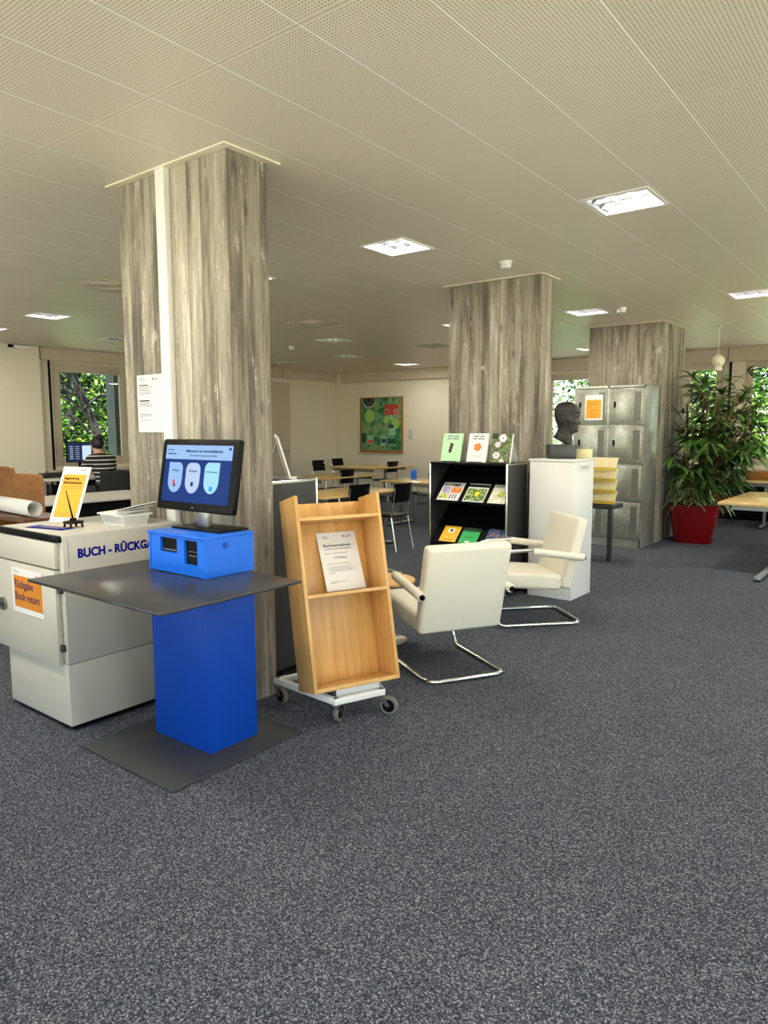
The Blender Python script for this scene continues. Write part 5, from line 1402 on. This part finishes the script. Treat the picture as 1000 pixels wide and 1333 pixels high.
# shirt following the torso
V2, E2, R2 = [], [], []
def p2(p, r, par=None):
    V2.append(p); R2.append(r)
    if par is not None: E2.append((par, len(V2) - 1))
    return len(V2) - 1
a = p2((0, -.0, .56), (.175, .15)); b_ = p2((0, .04, .70), (.15, .13), a); c_ = p2((0, .12, .88), (.185, .13), b_); d_ = p2((0, .19, 1.01), (.15, .105), c_); p2((0, .225, 1.075), .07, d_)
for s_ in (-1, 1):
    e = p2((s_ * .16, .18, 1.0), .09, d_); f = p2((s_ * .235, .29, .86), .066, e); p2((s_ * .25, .33, .82), .056, f)
skin_obj('striped_shirt', 'stripes', pe, V2, E2, R2)
V2, E2, R2 = [], [], []
a = p2((0, -.01, .54), (.17, .14))
for s_ in (-1, 1):
    e = p2((s_ * .1, .04, .525), .105, a); f = p2((s_ * .13, .46, .525), .078, e); g = p2((s_ * .13, .44, .2), .062, f); p2((s_ * .13, .44, .09), .055, g)
skin_obj('trousers', 'cloth', pe, V2, E2, R2)
vs, fs = head_mesh(0, True)
m = MB(); m.X = Matrix.Translation((0, .275, 1.11)) @ Matrix.Rotation(PI / 2, 4, 'Z') @ Matrix.Rotation(.35, 4, 'Y') @ Matrix.Scale(.92, 4)
m.add(vs, fs); m.obj('face', 'skin', pe)
m = MB(); vv = []; ff = []
for i in range(15):
    ph = PI * i / 14
    for k_ in range(24):
        a = 2 * PI * k_ / 24
        p = Vector((.092 * math.sin(ph) * math.cos(a), .112 * math.sin(ph) * math.sin(a), .108 * math.cos(ph)))
        p += p.normalized() * .006 * noise.noise(p * 40)
        vv.append(p + Vector((0, .275, 1.255)))
for i in range(14):
    for k_ in range(24): ff.append([i * 24 + k_, i * 24 + (k_ + 1) % 24, (i + 1) * 24 + (k_ + 1) % 24, (i + 1) * 24 + k_])
m.add(vv, ff)
m.lathe([(.005, -.05), (.045, -.03), (.055, 0), (.045, .03), (.005, .048)], 18, (0, .20, 1.345))
m.obj('hair', 'hair', pe)
for s_ in (-1, 1): MB().box((s_ * .13, .50, .045), (.09, .26, .085), .035).obj('shoe', 'black', pe)
# swivel chair with jacket
ch = thing('desk_chair', 'dark upholstered chair under the person in the striped shirt', 'chair', (-10.60, 6.33, 0), PI / 2 - .1)
MB().box((0, .05, .41), (.48, .46, .07), .03).obj('seat', 'cloth', ch)
MB().box((0, -.23, .66), (.44, .05, .42), .024).obj('backrest', 'cloth', ch)
for sx in (-1, 1):
    for sy in (-1, 1): MB().cyl((sx * .2, .05 + sy * .2, .38), (sx * .22, .05 + sy * .22, 0), .014, 10).obj('leg', 'black', ch)
t = thing('jacket', 'dark jacket hung over the back of the desk chair', 'jacket', (-10.60, 6.33, 0), PI / 2 - .1)
m = MB(); vs = []; fs = []
for j in range(13):
    for i in range(17):
        u = i / 16 * 2 - 1; v = j / 12
        vs.append((u * (.25 + .04 * v), -.268 - .03 * v - .012 * math.sin(u * 9 + v * 3) * v - .02 * (1 - u * u), .90 - .62 * v + .01 * math.sin(u * 6)))
for j in range(12):
    for i in range(16):
        a = j * 17 + i; fs.append([a, a + 1, a + 18, a + 17])
m.add(vs, fs); jo = m.obj('cloth_body', 'cloth', t); sm = jo.modifiers.new('thickness', 'SOLIDIFY'); sm.thickness = .015; sm.offset = 1
# desk monitor and keyboard
t = thing('desk_monitor', 'black monitor with lit windows on the desk before the person', 'monitor', (-12.0, 6.66, .741))
MB().bb(-.015, .015, -.26, .26, .24, .60, .006).obj('casing', 'black', t)
MB().bb(-.03, -.01, -.03, .03, .02, .3, .004).obj('stand_neck', 'black', t)
MB().bb(-.09, .09, -.12, .12, 0, .012, .004).obj('stand_foot', 'black', t)
M['scr_navy'] = emit('desk_screen_navy', srgb(30, 44, 72), .8); M['scr_page'] = emit('desk_screen_page', srgb(190, 206, 226), .9)
m = MB(); m.X = frame_x((.0158, 0, 0), (0, 1, 0), (0, 0, 1)); m.add([(-.245, .255, 0), (.245, .255, 0), (.245, .585, 0), (-.245, .585, 0)], [[0, 1, 2, 3]]); m.obj('screen', 'scr_navy', t, smooth=False)
m = MB(); m.X = frame_x((.0164, 0, 0), (0, 1, 0), (0, 0, 1)); m.add([(.03, .28, 0), (.2, .28, 0), (.2, .53, 0), (.03, .53, 0)], [[0, 1, 2, 3]])
for k_ in range(7): m.add([(-.2, .3 + k_ * .035, 0), (-.14, .3 + k_ * .035, 0), (-.14, .31 + k_ * .035, 0), (-.2, .31 + k_ * .035, 0)], [[0, 1, 2, 3]]); m.add([(-.1, .3 + k_ * .035, 0), (-.02, .3 + k_ * .035, 0), (-.02, .306 + k_ * .035, 0), (-.1, .306 + k_ * .035, 0)], [[0, 1, 2, 3]])
m.obj('screen_content', 'scr_page', t, smooth=False)
o = MB().bb(-.07, .07, -.2, .2, 0, .02, .004).obj('keyboard', 'bright'); o.location = (-11.78, 6.66, .741); tag(o, 'pale keyboard in front of the desk monitor', 'keyboard')
t = MB().box((0, 0, .04), (.22, .5, .08), .03).obj('cloth_bag', 'cloth'); t.location = (-11.9, 6.12, .741); tag(t, 'dark flat bag on the window desk, beside the wall', 'bag')

# ------------------------------------------------------------------ desks by the window, behind the palm
table('window_table', 'wooden window table behind the palm', -3.3, -1.9, 12.2, 13.0, .74, 'tablewood2', axis='x', legmat='greymetal')
table('window_table', 'wooden window table behind the right hand reading table', -1.75, -.3, 12.2, 13.0, .74, 'tablewood2', axis='x', legmat='greymetal')
t = thing('wooden_crate', 'orange wooden crate on the window table', 'crate', (-2.15, 12.6, .741))
MB().bb(-.25, .25, -.12, .12, 0, .14, .004).obj('crate_body', 'oak', t)
t = thing('wooden_crate', 'brown wooden crate seen through the palm leaves', 'crate', (-3.0, 12.6, .741))
MB().bb(-.25, .2, -.12, .12, 0, .16, .004).obj('crate_body', 'darkwood', t)
t = thing('low_cabinet', 'dark low cabinet with a wooden board under the window', 'cabinet', (0, 0, 0))
MB().bb(-3.4, .5, 13.25, 13.62, 0.02, .60, .004).obj('carcass', 'blackmatt', t)
MB().bb(-3.4, .5, 13.24, 13.25, 0.3, .42).obj('front_board', 'oak', t)

# ------------------------------------------------------------------ outside
struct(MB().bb(-45, 40, -35, 55, -.5, -.4).obj('ground', 'grass', smooth=False))
struct(MB().bb(XR + 1.0, 18, -16, YW, -.399, -.15).bb(-16, XR + 1.0, -16, YB - 1.0, -.399, -.15).bb(XL - 3.5, XL - 1, YB - 1, YW + 1, -.399, -.38).bb(XL - 3.5, 18, YW + 1, YW + 4.5, -.399, -.38).obj('bounce_path', 'bounce_terrace', smooth=False))  # added paving around the building, bounces sunlight up to the ceiling
def tree(label, x, y, h, crown, mat, n, seed, trunk_r=.14, lean=(0, 0), cz=None, name='tree', leaf=.14, low=.3):
    rn = random.Random(seed)
    t = thing(name, label, 'tree', (x, y, -.4), 0, 'trees outside the windows')
    m = MB()
    top = Vector((lean[0], lean[1], h))
    m.tube([(0, 0, 0), (lean[0] * .2 - .1, lean[1] * .2 + .1, h * .35), (lean[0] * .6, lean[1] * .6, h * .6), top], trunk_r, 10, fillet=.5, fseg=4)
    for k_ in range(6):
        f = rn.uniform(.35, .8); b0 = Vector((lean[0] * f, lean[1] * f, h * f)); a = rn.uniform(0, 2 * PI)
        m.tube([b0, b0 + Vector((math.cos(a) * crown * .3, math.sin(a) * crown * .3, crown * .25)), b0 + Vector((math.cos(a) * crown * .75, math.sin(a) * crown * .75, crown * .35))], trunk_r * .35, 6, fillet=.2)
    m.obj('trunk', 'bark', t)
    vs = []; fs = []
    nc = max(14, n // 90); cl = []
    for k_ in range(nc):
        a = rn.uniform(0, 2 * PI); r = crown * math.sqrt(rn.random()); z = h * (low + (1.05 - low) * rn.random())
        cl.append(Vector((lean[0] * .6 + r * math.cos(a), lean[1] * .6 + r * math.sin(a), z)))
    for k_ in range(n):
        c = rn.choice(cl); R_2 = crown * .3
        p = c + Vector((rn.gauss(0, 1), rn.gauss(0, 1), rn.gauss(0, .8))) * R_2 * .6
        d = Vector((rn.uniform(-1, 1), rn.uniform(-1, 1), rn.uniform(-.8, .5))).normalized(); s = d.cross(Vector((rn.uniform(-1, 1), rn.uniform(-1, 1), 1))).normalized()
        L = leaf * rn.uniform(.6, 1.3); o = len(vs)
        vs += [p, p + d * L * .5 + s * L * .28, p + d * L, p + d * L * .5 - s * L * .28]; fs.append([o, o + 1, o + 2, o + 3])
    MB().add(vs, fs).obj('foliage', mat, t, smooth=False)
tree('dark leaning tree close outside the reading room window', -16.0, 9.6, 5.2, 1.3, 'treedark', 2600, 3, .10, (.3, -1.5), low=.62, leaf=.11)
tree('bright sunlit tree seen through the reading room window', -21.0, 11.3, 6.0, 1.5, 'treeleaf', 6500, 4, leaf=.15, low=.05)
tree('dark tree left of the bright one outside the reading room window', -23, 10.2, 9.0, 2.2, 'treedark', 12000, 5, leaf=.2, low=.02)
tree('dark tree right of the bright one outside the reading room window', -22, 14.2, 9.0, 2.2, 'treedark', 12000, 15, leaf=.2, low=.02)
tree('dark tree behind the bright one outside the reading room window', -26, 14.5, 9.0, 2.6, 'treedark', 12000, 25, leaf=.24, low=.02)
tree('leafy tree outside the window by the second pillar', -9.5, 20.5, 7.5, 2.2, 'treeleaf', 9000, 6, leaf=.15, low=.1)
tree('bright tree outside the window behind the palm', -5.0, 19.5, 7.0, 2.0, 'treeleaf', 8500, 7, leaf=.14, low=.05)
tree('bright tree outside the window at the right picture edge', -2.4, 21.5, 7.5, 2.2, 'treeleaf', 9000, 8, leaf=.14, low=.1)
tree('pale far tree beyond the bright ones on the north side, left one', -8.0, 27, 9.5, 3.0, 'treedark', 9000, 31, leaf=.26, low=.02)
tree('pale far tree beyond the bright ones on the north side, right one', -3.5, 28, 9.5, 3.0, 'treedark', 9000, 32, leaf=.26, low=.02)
struct(MB().bb(-13.35, -13.05, 8.02, 8.5, -.4, CZ + .1).obj('pillar_4', 'darkpanel'))

# ------------------------------------------------------------------ lights
def area(x, y, p, sz=.36, col=(1, .93, .80)):
    l = bpy.data.lights.new('ceiling_lamp_light', 'AREA'); l.shape = 'SQUARE'; l.size = sz; l.energy = p; l.color = col
    o = bpy.data.objects.new('ceiling_lamp_light', l); COL.objects.link(o); o.location = (x, y, CZ - .012)
    o['kind'] = 'structure'
PWR = 18
for i, (x, y) in enumerate(LIT): area(x, y, PWR * (.6 if i == 0 else 1))
for x, y in UNSEEN: area(x, y, PWR)
sun = bpy.data.lights.new('sun', 'SUN'); sun.energy = 34.0; sun.angle = math.radians(1); sun.color = (1, .965, .915)
so = bpy.data.objects.new('sun', sun); COL.objects.link(so); so.rotation_euler = Vector((.45, -.55, .95)).to_track_quat('Z', 'Y').to_euler(); so['kind'] = 'structure'
w = bpy.data.worlds.new('sky'); SC.world = w; w.use_nodes = True
bg = w.node_tree.nodes['Background']
sk = w.node_tree.nodes.new('ShaderNodeTexSky'); sk.sky_type = 'NISHITA'; sk.sun_disc = False; sk.sun_elevation = math.radians(48); sk.sun_rotation = math.radians(140)
w.node_tree.links.new(sk.outputs[0], bg.inputs['Color']); bg.inputs['Strength'].default_value = .42
def portal(x, y, z, sx, sz, rot):
    l = bpy.data.lights.new('window_portal', 'AREA'); l.shape = 'RECTANGLE'; l.size = sx; l.size_y = sz; l.cycles.is_portal = True
    o = bpy.data.objects.new('window_portal', l); COL.objects.link(o); o.location = (x, y, z); o.rotation_euler = rot; o['kind'] = 'structure'
for s0, s1, z0, z1 in ropen_added: portal(XR + .34, (s0 + s1) / 2, (z0 + z1) / 2, z1 - z0, s1 - s0, (0, PI / 2, 0))
for s0, s1, z0, z1 in sopen_added: portal((s0 + s1) / 2, YB - .34, (z0 + z1) / 2, s1 - s0, z1 - z0, (PI / 2, 0, 0))
for s0, s1, z0, z1 in wopen: portal((s0 + s1) / 2, YW + .34, (z0 + z1) / 2, s1 - s0, z1 - z0, (-PI / 2, 0, 0))
for s0, s1, z0, z1 in lopen: portal(XL - .34, (s0 + s1) / 2, (z0 + z1) / 2, z1 - z0, s1 - s0, (0, -PI / 2, 0))

# ------------------------------------------------------------------ camera
cam = bpy.data.cameras.new('camera'); co = bpy.data.objects.new('camera', cam); COL.objects.link(co)
yaw, pitch, roll = math.radians(37.88493), math.radians(6.53256), math.radians(-.0688)
fwd = Vector((-math.sin(yaw) * math.cos(pitch), math.cos(yaw) * math.cos(pitch), -math.sin(pitch)))
rt = Vector((math.cos(yaw), math.sin(yaw), 0)); up = rt.cross(fwd)
r2 = rt * math.cos(roll) + up * math.sin(roll); u2 = up * math.cos(roll) - rt * math.sin(roll)
mw = Matrix((r2, u2, -fwd)).transposed().to_4x4(); mw.translation = (0, 0, EYE)
co.matrix_world = mw
cam.sensor_fit = 'VERTICAL'; cam.sensor_height = 36; cam.lens = 924.98 / 1333 * 36
cam.clip_start = .05; cam.clip_end = 300
SC.camera = co
# ------------------------------------------------------------------ view
SC.view_settings.view_transform = 'Standard'; SC.view_settings.look = 'None'; SC.view_settings.gamma = 1; SC.view_settings.exposure = 0.52
SC.view_settings.use_curve_mapping = False
SC.cycles.use_denoising = True
SC.cycles.max_bounces = 8; SC.cycles.diffuse_bounces = 5; SC.cycles.glossy_bounces = 4; SC.cycles.transparent_max_bounces = 12
SC.cycles.sample_clamp_indirect = 6.0
SC.cycles.caustics_reflective = False; SC.cycles.caustics_refractive = False
